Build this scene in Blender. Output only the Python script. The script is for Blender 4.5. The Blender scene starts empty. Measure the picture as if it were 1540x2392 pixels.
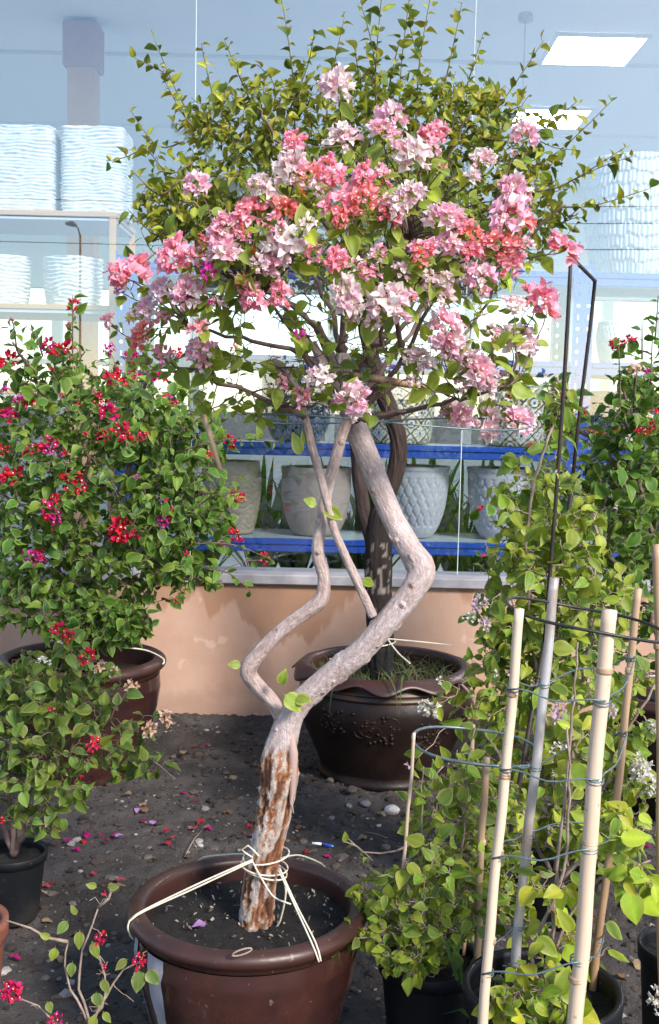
import bpy, math, random
import numpy as np
from mathutils import Vector, Matrix, noise

R = math.radians
scene = bpy.context.scene
COL = scene.collection

# ------------------------------------------------------------------ camera, sky, sun, exposure
F, W, H = 2600.0, 1540.0, 2392.0          # working pixel frame of the photograph
CAM = Vector((0, 0, 1.6))
PITCH, ROLL = math.atan((1196 - 960) / F), R(1.3)
RC = Matrix.Rotation(R(90) - PITCH, 3, 'X') @ Matrix.Rotation(ROLL, 3, 'Z')
cd = bpy.data.cameras.new('camera')
cd.sensor_fit = 'VERTICAL'; cd.sensor_height = 24.0; cd.lens = 24.0 * F / H
cd.clip_start = 0.05; cd.clip_end = 2000
cam = bpy.data.objects.new('camera', cd); COL.objects.link(cam)
cam.matrix_world = Matrix.Translation(CAM) @ RC.to_4x4()
scene.camera = cam

SUN_DIR = Vector((0.68, -0.87, 0.76)).normalized()      # towards the sun
wd = bpy.data.worlds.new('World'); scene.world = wd; wd.use_nodes = True
nt = wd.node_tree; nt.nodes.clear()
sky = nt.nodes.new('ShaderNodeTexSky'); sky.sky_type = 'NISHITA'; sky.sun_disc = False
sky.sun_elevation = math.asin(SUN_DIR.z)
sky.sun_rotation = math.atan2(SUN_DIR.x, SUN_DIR.y)
sky.dust_density = 0.6; sky.air_density = 1.0
bg = nt.nodes.new('ShaderNodeBackground'); bg.inputs['Strength'].default_value = 0.15
wo = nt.nodes.new('ShaderNodeOutputWorld')
nt.links.new(sky.outputs[0], bg.inputs['Color']); nt.links.new(bg.outputs[0], wo.inputs['Surface'])
sd = bpy.data.lights.new('sun', 'SUN'); sd.energy = 2.9; sd.angle = R(12); sd.color = (1, 0.93, 0.84)
so = bpy.data.objects.new('sun', sd); COL.objects.link(so)
so.rotation_euler = SUN_DIR.to_track_quat('Z', 'Y').to_euler()
vs = scene.view_settings
vs.view_transform = 'Standard'; vs.look = 'None'; vs.gamma = 1; vs.use_curve_mapping = False
vs.exposure = 1.02
scene.cycles.max_bounces = 8; scene.cycles.transparent_max_bounces = 12
scene.cycles.diffuse_bounces = 4; scene.cycles.glossy_bounces = 3
scene.cycles.sample_clamp_indirect = 6.0
scene.cycles.use_denoising = True

# ------------------------------------------------------------------ helpers
def P(px, py, Y):
    """world point on the plane y = Y that the photograph shows at (px, py)"""
    d = RC @ Vector(((px - W / 2) / F, -(py - H / 2) / F, -1))
    return CAM + d * (Y / d.y)
def S(n, Y): return n * Y / F
def project(v):
    c = RC.transposed() @ (Vector(v) - CAM)
    return (W / 2 + F * c.x / -c.z, H / 2 - F * c.y / -c.z)

def mesh_np(name, verts, faces, mat=None, cols=None, smooth=True):
    me = bpy.data.meshes.new(name)
    verts = np.asarray(verts, dtype=np.float32)
    if isinstance(faces, np.ndarray):
        n, k = faces.shape
        me.vertices.add(len(verts)); me.vertices.foreach_set('co', verts.ravel())
        me.loops.add(n * k); me.loops.foreach_set('vertex_index', faces.astype(np.int32).ravel())
        me.polygons.add(n)
        me.polygons.foreach_set('loop_start', np.arange(0, n * k, k, dtype=np.int32))
        me.polygons.foreach_set('loop_total', np.full(n, k, dtype=np.int32))
        me.update(calc_edges=True)
    else:
        me.from_pydata([tuple(map(float, v)) for v in verts], [], faces)
    if smooth: me.polygons.foreach_set('use_smooth', np.ones(len(me.polygons), dtype=bool))
    if cols is not None:
        a = me.color_attributes.new('Col', 'FLOAT_COLOR', 'POINT')
        c = np.ones((len(verts), 4), dtype=np.float32); c[:, :3] = np.asarray(cols, dtype=np.float32)
        a.data.foreach_set('color', c.ravel())
    if mat is not None: me.materials.append(mat)
    me.validate()
    return me

def tag(o, label=None, cat=None, group=None, kind=None):
    if label: o['label'] = label
    if cat: o['category'] = cat
    if group: o['group'] = group
    if kind: o['kind'] = kind
    return o
def thing(name, label, cat, base=(0, 0, 0), group=None):
    o = bpy.data.objects.new(name, None); COL.objects.link(o); o.empty_display_size = 0.05
    o.location = base
    return tag(o, label, cat, group)
def link(name, me, parent=None, M=None):
    """link a mesh given in world coordinates (M: extra transform) under a thing"""
    o = bpy.data.objects.new(name, me); COL.objects.link(o)
    M = M or Matrix.Identity(4)
    if parent is not None:
        o.parent = parent
        B = Vector((0, 0, 0)); p = parent
        while p is not None:
            B += p.location if p.parent is None else p.matrix_basis.translation
            p = p.parent
        M = Matrix.Translation(-B) @ M
    o.matrix_basis = M
    return o

class MB:
    """collects shapes into one mesh"""
    def __init__(s): s.v = []; s.f = []; s.c = []
    def add(s, v, f, c=None):
        n = len(s.v); s.v += [tuple(x) for x in v]; s.f += [tuple(i + n for i in q) for q in f]
        if c is not None: s.c += [tuple(x) for x in c] if hasattr(c[0], '__len__') else [c] * len(v)
        return s
    def box(s, x0, x1, y0, y1, z0, z1, b=0.0, c=None):
        if b <= 0:
            v = [(x, y, z) for z in (z0, z1) for y in (y0, y1) for x in (x0, x1)]
            f = [(0, 2, 3, 1), (4, 5, 7, 6), (0, 1, 5, 4), (2, 6, 7, 3), (0, 4, 6, 2), (1, 3, 7, 5)]
            return s.add(v, f, c)
        v = []; f = []
        for sx in (0, 1):
            for sy in (0, 1):
                for sz in (0, 1):
                    X, Y, Z = (x0, x1)[sx], (y0, y1)[sy], (z0, z1)[sz]
                    dx, dy, dz = (b, -b)[sx], (b, -b)[sy], (b, -b)[sz]
                    v += [(X, Y + dy, Z + dz), (X + dx, Y, Z + dz), (X + dx, Y + dy, Z)]
        I = lambda a, b_, c_, k: (a * 4 + b_ * 2 + c_) * 3 + k
        for a in (0, 1):
            q = [I(a, 0, 0, 0), I(a, 1, 0, 0), I(a, 1, 1, 0), I(a, 0, 1, 0)]; f.append(q if a else q[::-1])
            q = [I(0, a, 0, 1), I(0, a, 1, 1), I(1, a, 1, 1), I(1, a, 0, 1)]; f.append(q if a else q[::-1])
            q = [I(0, 0, a, 2), I(1, 0, a, 2), I(1, 1, a, 2), I(0, 1, a, 2)]; f.append(q if a else q[::-1])
            for e in (0, 1):
                f.append((I(a, e, 0, 0), I(a, e, 1, 0), I(a, e, 1, 1), I(a, e, 0, 1)))
                f.append((I(a, 0, e, 0), I(a, 1, e, 0), I(a, 1, e, 2), I(a, 0, e, 2)))
                f.append((I(0, a, e, 1), I(1, a, e, 1), I(1, a, e, 2), I(0, a, e, 2)))
                for g in (0, 1): f.append((I(a, e, g, 0), I(a, e, g, 1), I(a, e, g, 2)))
        return s.add(v, f, c)
    def tube(s, pts, rad, sides=6, closed=False, cap=True, c=None):
        v, f = tube_geo(pts, rad, sides, closed, cap); return s.add(v, f, c)
    def mesh(s, name, mat, smooth=True): return mesh_np(name, s.v, s.f, mat, s.c if s.c else None, smooth)

def tube_geo(pts, rad, sides=6, closed=False, cap=True):
    pts = [Vector(p) for p in pts]; n = len(pts)
    if not hasattr(rad, '__len__'): rad = [rad] * n
    v = []; f = []; nrm = None
    for i, p in enumerate(pts):
        if closed: t = pts[(i + 1) % n] - pts[i - 1]
        else: t = pts[min(i + 1, n - 1)] - pts[max(i - 1, 0)]
        if t.length < 1e-9: t = Vector((0, 0, 1))
        t.normalize()
        if nrm is None: nrm = t.orthogonal().normalized()
        nrm = (nrm - t * nrm.dot(t))
        nrm = nrm.normalized() if nrm.length > 1e-6 else t.orthogonal().normalized()
        bn = t.cross(nrm)
        for k in range(sides):
            a = 2 * math.pi * k / sides
            v.append(p + (nrm * math.cos(a) + bn * math.sin(a)) * rad[i])
    m = n if closed else n - 1
    for i in range(m):
        for k in range(sides):
            a = i * sides + k; b = i * sides + (k + 1) % sides
            j = ((i + 1) % n) * sides
            f.append((a, b, j + (k + 1) % sides, j + k))
    if cap and not closed:
        f.append(tuple(range(sides))[::-1]); f.append(tuple((n - 1) * sides + k for k in range(sides)))
    return v, f

def smooth_path(pts, step):
    """Catmull-Rom through pts (vectors of any size), resampled about every step (first three components)"""
    A = np.array([list(p) for p in pts], float); out = []
    n = len(A)
    for i in range(n - 1):
        p0 = A[max(i - 1, 0)]; p1 = A[i]; p2 = A[i + 1]; p3 = A[min(i + 2, n - 1)]
        k = max(1, int(np.linalg.norm((p2 - p1)[:3]) / step))
        for j in range(k):
            t = j / k
            out.append(0.5 * (2 * p1 + (p2 - p0) * t + (2 * p0 - 5 * p1 + 4 * p2 - p3) * t * t + (3 * p1 - p0 - 3 * p2 + p3) * t ** 3))
    out.append(A[-1]); return np.array(out)

def fn(x, y, z, s=1.0): return noise.noise(Vector((x * s, y * s, z * s)))
def ffn(x, y, z, s=1.0, o=3): return noise.fractal(Vector((x * s, y * s, z * s)), 1.0, 2.0, o)

# ------------------------------------------------------------------ materials
def mat(name, col=None, col2=None, nscale=8.0, rough=0.6, rvar=0.0, bump=0.0, bscale=40.0, coat=0.0, spec=0.5,
        attr=False, coord='Object', lo=0.35, hi=0.65, stretch=(1, 1, 1), metallic=0.0, ndetail=6.0, amt=1.0, coat_rough=0.08, bdist=0.01):
    m = bpy.data.materials.new(name); m.use_nodes = True
    N = m.node_tree.nodes; L = m.node_tree.links; N.clear()
    out = N.new('ShaderNodeOutputMaterial'); b = N.new('ShaderNodeBsdfPrincipled'); L.new(b.outputs[0], out.inputs[0])
    b.inputs['Roughness'].default_value = rough; b.inputs['Metallic'].default_value = metallic
    b.inputs['Specular IOR Level'].default_value = spec
    b.inputs['Coat Weight'].default_value = coat; b.inputs['Coat Roughness'].default_value = coat_rough
    mp = N.new('ShaderNodeMapping')
    if coord == 'Object':
        tc = N.new('ShaderNodeTexCoord'); L.new(tc.outputs['Object'], mp.inputs[0])
    else:
        tc = N.new('ShaderNodeAttribute'); tc.attribute_name = coord; L.new(tc.outputs['Vector'], mp.inputs[0])
    mp.inputs['Scale'].default_value = stretch
    nz = N.new('ShaderNodeTexNoise'); L.new(mp.outputs[0], nz.inputs['Vector'])
    nz.inputs['Scale'].default_value = nscale; nz.inputs['Detail'].default_value = ndetail; nz.inputs['Roughness'].default_value = 0.62
    rp = N.new('ShaderNodeMapRange'); L.new(nz.outputs['Fac'], rp.inputs[0])
    rp.inputs[1].default_value = lo; rp.inputs[2].default_value = hi; rp.inputs[4].default_value = amt
    mx = N.new('ShaderNodeMix'); mx.data_type = 'RGBA'; L.new(rp.outputs[0], mx.inputs[0])
    if attr:
        at = N.new('ShaderNodeAttribute'); at.attribute_name = 'Col'
        L.new(at.outputs['Color'], mx.inputs[6])
        mu = N.new('ShaderNodeMix'); mu.data_type = 'RGBA'; mu.blend_type = 'MULTIPLY'; mu.inputs[0].default_value = 1
        L.new(at.outputs['Color'], mu.inputs[6]); mu.inputs[7].default_value = (*(col2 or (0.7, 0.7, 0.7)), 1)
        L.new(mu.outputs[2], mx.inputs[7])
    else:
        mx.inputs[6].default_value = (*col, 1); mx.inputs[7].default_value = (*(col2 or col), 1)
    L.new(mx.outputs[2], b.inputs['Base Color'])
    if rvar:
        rr = N.new('ShaderNodeMapRange'); L.new(nz.outputs['Fac'], rr.inputs[0])
        rr.inputs[1].default_value = 0.3; rr.inputs[2].default_value = 0.7
        rr.inputs[3].default_value = rough - rvar; rr.inputs[4].default_value = rough + rvar
        L.new(rr.outputs[0], b.inputs['Roughness'])
    if bump:
        n2 = N.new('ShaderNodeTexNoise'); L.new(mp.outputs[0], n2.inputs['Vector'])
        n2.inputs['Scale'].default_value = bscale; n2.inputs['Detail'].default_value = 8; n2.inputs['Roughness'].default_value = 0.65
        bp = N.new('ShaderNodeBump'); bp.inputs['Strength'].default_value = bump; bp.inputs['Distance'].default_value = bdist
        L.new(n2.outputs['Fac'], bp.inputs['Height']); L.new(bp.outputs[0], b.inputs['Normal'])
    m['bsdf'] = b.name
    return m

def leaf_mat(name, trans=0.32, rough=0.42, tint=(1.25, 1.25, 0.55), spec=0.4):
    m = bpy.data.materials.new(name); m.use_nodes = True
    N = m.node_tree.nodes; L = m.node_tree.links; N.clear()
    out = N.new('ShaderNodeOutputMaterial'); b = N.new('ShaderNodeBsdfPrincipled')
    at = N.new('ShaderNodeAttribute'); at.attribute_name = 'Col'
    tc = N.new('ShaderNodeTexCoord')
    nz = N.new('ShaderNodeTexNoise'); nz.inputs['Scale'].default_value = 55; nz.inputs['Detail'].default_value = 3
    L.new(tc.outputs['Object'], nz.inputs['Vector'])
    mr = N.new('ShaderNodeMapRange'); L.new(nz.outputs['Fac'], mr.inputs[0])
    mr.inputs[1].default_value = 0.3; mr.inputs[2].default_value = 0.7; mr.inputs[3].default_value = 0.8; mr.inputs[4].default_value = 1.18
    hv = N.new('ShaderNodeHueSaturation'); L.new(at.outputs['Color'], hv.inputs['Color']); L.new(mr.outputs[0], hv.inputs['Value'])
    L.new(hv.outputs[0], b.inputs['Base Color']); b.inputs['Roughness'].default_value = rough
    b.inputs['Specular IOR Level'].default_value = spec
    t = N.new('ShaderNodeBsdfTranslucent')
    mu = N.new('ShaderNodeMix'); mu.data_type = 'RGBA'; mu.blend_type = 'MULTIPLY'; mu.inputs[0].default_value = 1
    L.new(hv.outputs[0], mu.inputs[6]); mu.inputs[7].default_value = (*tint, 1); L.new(mu.outputs[2], t.inputs['Color'])
    ms = N.new('ShaderNodeMixShader'); ms.inputs[0].default_value = trans
    L.new(b.outputs[0], ms.inputs[1]); L.new(t.outputs[0], ms.inputs[2]); L.new(ms.outputs[0], out.inputs[0])
    return m

def glass_mat():
    m = bpy.data.materials.new('window_glass'); m.use_nodes = True
    N = m.node_tree.nodes; L = m.node_tree.links; N.clear()
    out = N.new('ShaderNodeOutputMaterial')
    t = N.new('ShaderNodeBsdfTransparent'); t.inputs[0].default_value = (0.93, 0.97, 0.98, 1)
    g = N.new('ShaderNodeBsdfGlossy'); g.inputs['Roughness'].default_value = 0.0; g.inputs['Color'].default_value = (0.93, 0.97, 1, 1)
    ms = N.new('ShaderNodeMixShader'); ms.inputs[0].default_value = 0.125
    L.new(t.outputs[0], ms.inputs[1]); L.new(g.outputs[0], ms.inputs[2]); L.new(ms.outputs[0], out.inputs[0])
    return m
def emit_mat(name, col, s):
    m = bpy.data.materials.new(name); m.use_nodes = True
    N = m.node_tree.nodes; N.clear(); out = N.new('ShaderNodeOutputMaterial'); e = N.new('ShaderNodeEmission')
    e.inputs[0].default_value = (*col, 1); e.inputs[1].default_value = s
    m.node_tree.links.new(e.outputs[0], out.inputs[0]); return m

def specks(m, scale, thr, col, amt=0.8):
    N = m.node_tree.nodes; L = m.node_tree.links; b = N[m['bsdf']]; src = b.inputs['Base Color'].links[0].from_socket
    tc = N.new('ShaderNodeTexCoord'); n1 = N.new('ShaderNodeTexNoise'); n1.inputs['Scale'].default_value = scale; n1.inputs['Detail'].default_value = 4
    L.new(tc.outputs['Object'], n1.inputs['Vector']); r = N.new('ShaderNodeMapRange'); L.new(n1.outputs['Fac'], r.inputs[0])
    r.inputs[1].default_value = thr; r.inputs[2].default_value = thr + 0.05; r.inputs[4].default_value = amt
    x = N.new('ShaderNodeMix'); x.data_type = 'RGBA'; L.new(r.outputs[0], x.inputs[0]); L.new(src, x.inputs[6]); x.inputs[7].default_value = (*col, 1)
    L.new(x.outputs[2], b.inputs['Base Color'])
M_leaf = leaf_mat('leaf', rough=0.5, spec=0.3)
M_bract = leaf_mat('bract', trans=0.42, rough=0.6, tint=(1.1, 0.95, 0.95), spec=0.2)
M_bark = mat('bark_tree', attr=True, col2=(0.80, 0.74, 0.72), nscale=90, rough=0.85, bump=0.9, bscale=190, stretch=(1, 1, 0.45), bdist=0.010, coord='Tc', lo=.42, hi=.62)
M_darkbark = mat('bark_dark', attr=True, col2=(0.45, 0.42, 0.4), nscale=45, rough=0.9, bump=1.0, bscale=60, stretch=(1, 1, 0.2), bdist=0.015, coord='Tc')
M_twig = mat('twig', (0.12, 0.070, 0.058), (0.20, 0.135, 0.115), nscale=30, rough=0.8, bump=0.4, bscale=90)
M_twigpale = mat('twig_pale', (0.36, 0.28, 0.22), (0.22, 0.15, 0.12), nscale=30, rough=0.8, bump=0.4, bscale=90)
M_twiggreen = mat('twig_green', (0.10, 0.08, 0.035), (0.16, 0.11, 0.06), nscale=30, rough=0.7)
M_glaze = mat('glazed_brown', (0.055, 0.019, 0.015), (0.026, 0.0105, 0.010), nscale=6, rough=0.3, rvar=0.08, bump=0.2, bscale=18, spec=0.5, coat=1.0, coat_rough=0.05, bdist=0.003)
M_glazedark = mat('glazed_dark', (0.007, 0.0045, 0.005), (0.022, 0.010, 0.007), nscale=4.5, spec=0.3, rough=0.5, rvar=0.1, bump=0.35, bscale=20, bdist=0.005)
M_glazerim = mat('glazed_rim', (0.062, 0.024, 0.018), (0.032, 0.014, 0.012), nscale=9, rough=0.42, rvar=0.1, bump=0.3, bscale=22, bdist=0.004)
M_plastic = mat('black_plastic', (0.006, 0.007, 0.009), (0.010, 0.011, 0.013), nscale=12, spec=0.25, rough=0.5, bump=0.1, bscale=120)
M_terra = mat('terracotta', (0.22, 0.075, 0.045), (0.16, 0.05, 0.03), nscale=10, rough=0.7, bump=0.2, bscale=60)
M_soil = mat('potting_soil', (0.006, 0.005, 0.0045), (0.016, 0.012, 0.010), nscale=60, rough=0.95, bump=1.0, bscale=90, bdist=0.02)
M_string = mat('string', (0.72, 0.66, 0.54), (0.55, 0.5, 0.4), nscale=120, rough=0.9)
M_bamboo = mat('bamboo', (0.66, 0.50, 0.37), (0.50, 0.35, 0.24), lo=.5, hi=.75, nscale=20, rough=0.5, bump=0.25, bscale=30, stretch=(1, 1, 0.08), bdist=0.003)
M_bamboodark = mat('bamboo_aged', (0.30, 0.18, 0.10), (0.50, 0.35, 0.23), nscale=20, rough=0.55, bump=0.3, bscale=30, stretch=(1, 1, 0.08), bdist=0.003)
M_wire = mat('wire_green', (0.10, 0.15, 0.16), (0.2, 0.25, 0.26), nscale=40, rough=0.4, metallic=0.4)
M_wireblack = mat('wire_black', (0.012, 0.012, 0.014), (0.03, 0.028, 0.028), nscale=40, rough=0.45)
specks(M_glaze, 70, .70, (.16, .12, .10)); specks(M_glaze, 5, .63, (.085, .055, .045), .45)
specks(M_glazerim, 60, .68, (.2, .13, .10), .6); specks(M_glazedark, 60, .70, (.12, .08, .05), .5); specks(M_plastic, 45, .66, (.075, .062, .052), .6); specks(M_plastic, 4, .6, (.04, .034, .03), .4)
specks(M_bamboo, 60, .68, (.24, .15, .10), .6); specks(M_bamboodark, 60, .66, (.14, .08, .05), .6)
M_steel = mat('galvanised_steel', (0.66, 0.63, 0.64), (0.36, 0.24, 0.17), nscale=22, rough=0.35, metallic=0.45, lo=0.45, hi=0.75, stretch=(1, 1, 0.3))
M_rust = mat('painted_steel_black', (0.02, 0.014, 0.013), (0.07, 0.03, 0.02), nscale=30, rough=0.6, lo=0.5, hi=0.75)

# ------------------------------------------------------------------ ground
def gz(x, y):
    w = max(0.0, min(1.0, (y - 1.2) / 0.6))
    return 0.028 * ffn(x, y, 3.1, 1.6, 3) + w * (0.014 * ffn(x, y, 7.7, 9, 4) + 0.020 * abs(ffn(x, y, 1.3, 20, 2)))
M_ground = mat('soil_ground', (0.046, 0.038, 0.036), (0.115, 0.097, 0.089), nscale=7, rough=0.95, bump=1.0, bscale=120, lo=0.3, hi=0.7, ndetail=12, bdist=0.02)
specks(M_ground, 1.6, .50, (.032, .026, .024), .6); specks(M_ground, 3.1, .56, (.13, .112, .104), .45)
nx, ny = 520, 330
xs = np.linspace(-3.6, 3.6, nx); ys = np.linspace(1.3, 5.72, ny)
gv = np.array([(x, y, gz(x, y)) for y in ys for x in xs])
I, J = np.meshgrid(np.arange(nx - 1), np.arange(ny - 1)); a = (J * nx + I).ravel()
gf = np.stack([a, a + 1, a + 1 + nx, a + nx], 1)
# join to a wide flat sheet reaching the horizon, in the same mesh
gv = gv.tolist(); n0 = len(gv); gf = [tuple(q) for q in gf.tolist()]
BIG = 600
rings = [(-3.6, 5.72 - 0.0, 3.6, 1.3)]
gv += [(-BIG, -BIG, -0.06), (BIG, -BIG, -0.06), (BIG, BIG, -0.06), (-BIG, BIG, -0.06)]
gf += [(n0, n0 + 1, n0 + 2, n0 + 3)]
for q in (0,):
    # skirt of the worked soil down to the wide sheet
    edge = [j * nx for j in range(ny)][::-1] + list(range(nx)) + [j * nx + nx - 1 for j in range(ny)]
    k0 = len(gv)
    for e in edge: gv.append((gv[e][0] * 1.06, gv[e][1] - (0.25 if gv[e][1] < 1.31 else 0), -0.09))
    for i in range(len(edge) - 1): gf.append((edge[i], k0 + i, k0 + i + 1, edge[i + 1]))
ground = link('ground', mesh_np('ground', gv, gf, M_ground)); tag(ground, kind='structure')

# ------------------------------------------------------------------ shop building
WY = 5.70                                   # front face of the low wall
def plaster():
    m = mat('peach_plaster', (0.44, 0.265, 0.19), (0.50, 0.325, 0.245), nscale=3, rough=0.9, bump=0.3, bscale=45, bdist=0.004)
    N = m.node_tree.nodes; L = m.node_tree.links; b = N[m['bsdf']]
    tc = N.new('ShaderNodeTexCoord'); sx = N.new('ShaderNodeSeparateXYZ'); L.new(tc.outputs['Object'], sx.inputs[0])
    # damp stain: runs down from the ledge in tongues, plus rising damp near the soil
    mp = N.new('ShaderNodeMapping'); mp.inputs['Scale'].default_value = (3.2, 1, 0.5); L.new(tc.outputs['Object'], mp.inputs[0])
    n1 = N.new('ShaderNodeTexNoise'); n1.inputs['Scale'].default_value = 1.1; n1.inputs['Detail'].default_value = 5; L.new(mp.outputs[0], n1.inputs['Vector'])
    a = N.new('ShaderNodeMath'); a.operation = 'MULTIPLY_ADD'; L.new(n1.outputs['Fac'], a.inputs[0]); a.inputs[1].default_value = 1.15
    gx = N.new('ShaderNodeMapRange'); gx.interpolation_type = 'SMOOTHSTEP'; dx = N.new('ShaderNodeMath'); dx.operation = 'SUBTRACT'; L.new(sx.outputs['X'], dx.inputs[0]); dx.inputs[1].default_value = P(668, 1400, WY).x
    ax_ = N.new('ShaderNodeMath'); ax_.operation = 'ABSOLUTE'; L.new(dx.outputs[0], ax_.inputs[0]); L.new(ax_.outputs[0], gx.inputs[0])
    gx.inputs[1].default_value = 0.08; gx.inputs[2].default_value = 0.30; gx.inputs[3].default_value = 0.20; gx.inputs[4].default_value = 0.0
    za = N.new('ShaderNodeMath'); L.new(sx.outputs['Z'], za.inputs[0]); L.new(gx.outputs[0], za.inputs[1])
    L.new(za.outputs[0], a.inputs[2])
    r1 = N.new('ShaderNodeMapRange'); L.new(a.outputs[0], r1.inputs[0]); r1.inputs[1].default_value = 1.265; r1.inputs[2].default_value = 1.30
    r1.inputs[4].default_value = 0.55
    n2 = N.new('ShaderNodeTexNoise'); n2.inputs['Scale'].default_value = 5; n2.inputs['Detail'].default_value = 6; L.new(tc.outputs['Object'], n2.inputs['Vector'])
    a2 = N.new('ShaderNodeMath'); a2.operation = 'MULTIPLY_ADD'; L.new(n2.outputs['Fac'], a2.inputs[0]); a2.inputs[1].default_value = 0.5
    L.new(sx.outputs['Z'], a2.inputs[2])
    r2 = N.new('ShaderNodeMapRange'); L.new(a2.outputs[0], r2.inputs[0]); r2.inputs[1].default_value = 0.38; r2.inputs[2].default_value = 0.27; r2.inputs[4].default_value = 0.6
    src = b.inputs['Base Color'].links[0].from_socket
    m1 = N.new('ShaderNodeMix'); m1.data_type = 'RGBA'; L.new(r1.outputs[0], m1.inputs[0]); L.new(src, m1.inputs[6]); m1.inputs[7].default_value = (0.27, 0.12, 0.055, 1)
    m2 = N.new('ShaderNodeMix'); m2.data_type = 'RGBA'; L.new(r2.outputs[0], m2.inputs[0]); L.new(m1.outputs[2], m2.inputs[6]); m2.inputs[7].default_value = (0.33, 0.2, 0.15, 1)
    L.new(m2.outputs[2], b.inputs['Base Color'])
    return m
M_plaster = plaster()
specks(M_plaster, 40, .70, (.26, .16, .12), .5); specks(M_plaster, 9, .66, (.70, .52, .44), .35)
M_ledge = mat('grey_ledge', (0.26, 0.25, 0.28), (0.38, 0.36, 0.38), nscale=7, rough=0.6, bump=0.2, bscale=30)
M_glass = glass_mat()
M_ceil = mat('pale_ceiling', (0.78, 0.80, 0.79), (0.82, 0.83, 0.82), nscale=0.6, rough=0.8)
M_inwall = mat('pale_wall', (0.66, 0.70, 0.72), (0.7, 0.74, 0.75), nscale=0.8, rough=0.8)
M_frame = mat('white_frame', (0.75, 0.76, 0.76), (0.8, 0.8, 0.8), nscale=5, rough=0.5)
M_pillar = mat('pillar_beige', (0.56, 0.30, 0.17), (0.6, 0.36, 0.22), nscale=5, rough=0.7)
M_pillartop = mat('pillar_rose', (0.40, 0.18, 0.15), (0.44, 0.22, 0.18), nscale=5, rough=0.7)
LEDGE = P(770, 1352, WY).z
CEIL = 4.45
shop = thing('shop_building', 'shop front with peach plaster low wall and tall reflecting glass panes', 'building', (0, WY, 0))
b = MB(); b.box(-7, 7, WY, WY + 0.22, -0.1, LEDGE - 0.035); link('low_wall', b.mesh('low_wall', M_plaster, False), shop)
b = MB(); b.box(-7, 7, WY - 0.035, WY + 0.24, LEDGE - 0.033, LEDGE + 0.02, 0.006); link('window_ledge', b.mesh('window_ledge', M_ledge, False), shop)
GY = WY + 0.10
seams = [-7.0, P(457, 200, GY).x, P(1090, 700, GY).x, P(1090, 700, GY).x + 1.5, 7.0]
for i in range(len(seams) - 1):
    b = MB(); b.box(seams[i] + 0.003, seams[i + 1] - 0.003, GY, GY + 0.01, LEDGE + 0.021, CEIL - 0.02, 0.0)
    pane = link('glass_pane', b.mesh('glass_pane', M_glass, False), shop)
M_seal = mat('clear_seal', (0.5, 0.58, 0.6), (0.6, 0.68, 0.7), nscale=8, rough=0.4)
for sx in seams[1:-1]:
    b = MB(); b.box(sx - 0.0018, sx + 0.0018, GY + 0.001, GY + 0.009, LEDGE + 0.021, CEIL - 0.02); link('joint_seal', b.mesh('joint_seal', M_seal, False), shop)
b = MB(); b.box(-7, 7, WY, WY + 0.25, CEIL - 0.02, CEIL + 0.75); link('parapet', b.mesh('parapet', M_inwall, False), shop)
BY = 14.0
b = MB(); b.box(-7, 7, WY + 0.251, BY + 0.2, CEIL, CEIL + 0.2); link('ceiling', b.mesh('ceiling', M_ceil, False), shop)
for y in np.arange(7.0, 13.9, 2.3):
    b = MB(); b.box(-6.9, 6.9, y, y + 0.05, CEIL - 0.03, CEIL - 0.002); link('ceiling_batten', b.mesh('ceiling_batten', M_ceil, False), shop)
for s in (-1, 1):
    b = MB(); b.box(min(s * 7, s * 7.2), max(s * 7, s * 7.2), WY, BY + 0.2, -0.05, CEIL + 0.2); link('side_wall', b.mesh('side_wall', M_inwall, False), shop)
# far wall of the shop: a glazed band open to the daylight beyond
WB, WT = 1.15, 3.05
b = MB(); b.box(-7, 7, BY, BY + 0.2, -0.05, WB); b.box(-7, 7, BY, BY + 0.2, WT, CEIL); link('far_wall', b.mesh('far_wall', M_inwall, False), shop)
for x in np.arange(-6.9, 7.0, 1.72):
    b = MB(); b.box(x - 0.06, x + 0.06, BY + 0.03, BY + 0.15, WB, WT); link('window_mullion', b.mesh('window_mullion', M_frame, False), shop)
b = MB(); b.box(-7, 7, BY + 0.06, BY + 0.12, WB + 0.95, WB + 1.02); link('window_transom', b.mesh('window_transom', M_frame, False), shop)
b = MB(); c0 = P(195, 400, 8.6); b.box(c0.x - 0.1, c0.x + 0.1, 8.5, 8.7, 0, CEIL - 0.2); pil = link('pillar', b.mesh('pillar', M_pillar, False), shop)
b = MB(); b.box(c0.x - 0.13, c0.x + 0.13, 8.47, 8.73, P(195, 165, 8.6).z, CEIL - 0.03, 0.01); link('capital', b.mesh('capital', M_pillartop, False), pil)
b = MB(); b.box(-7, 7, WY + 0.22, BY + 0.2, -0.05, 0.06); o = link('shop_floor', b.mesh('shop_floor', mat('shop_tiles', (0.62, 0.62, 0.62), (0.68, 0.68, 0.68), nscale=3, rough=0.35), False)); tag(o, kind='structure')

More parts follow.
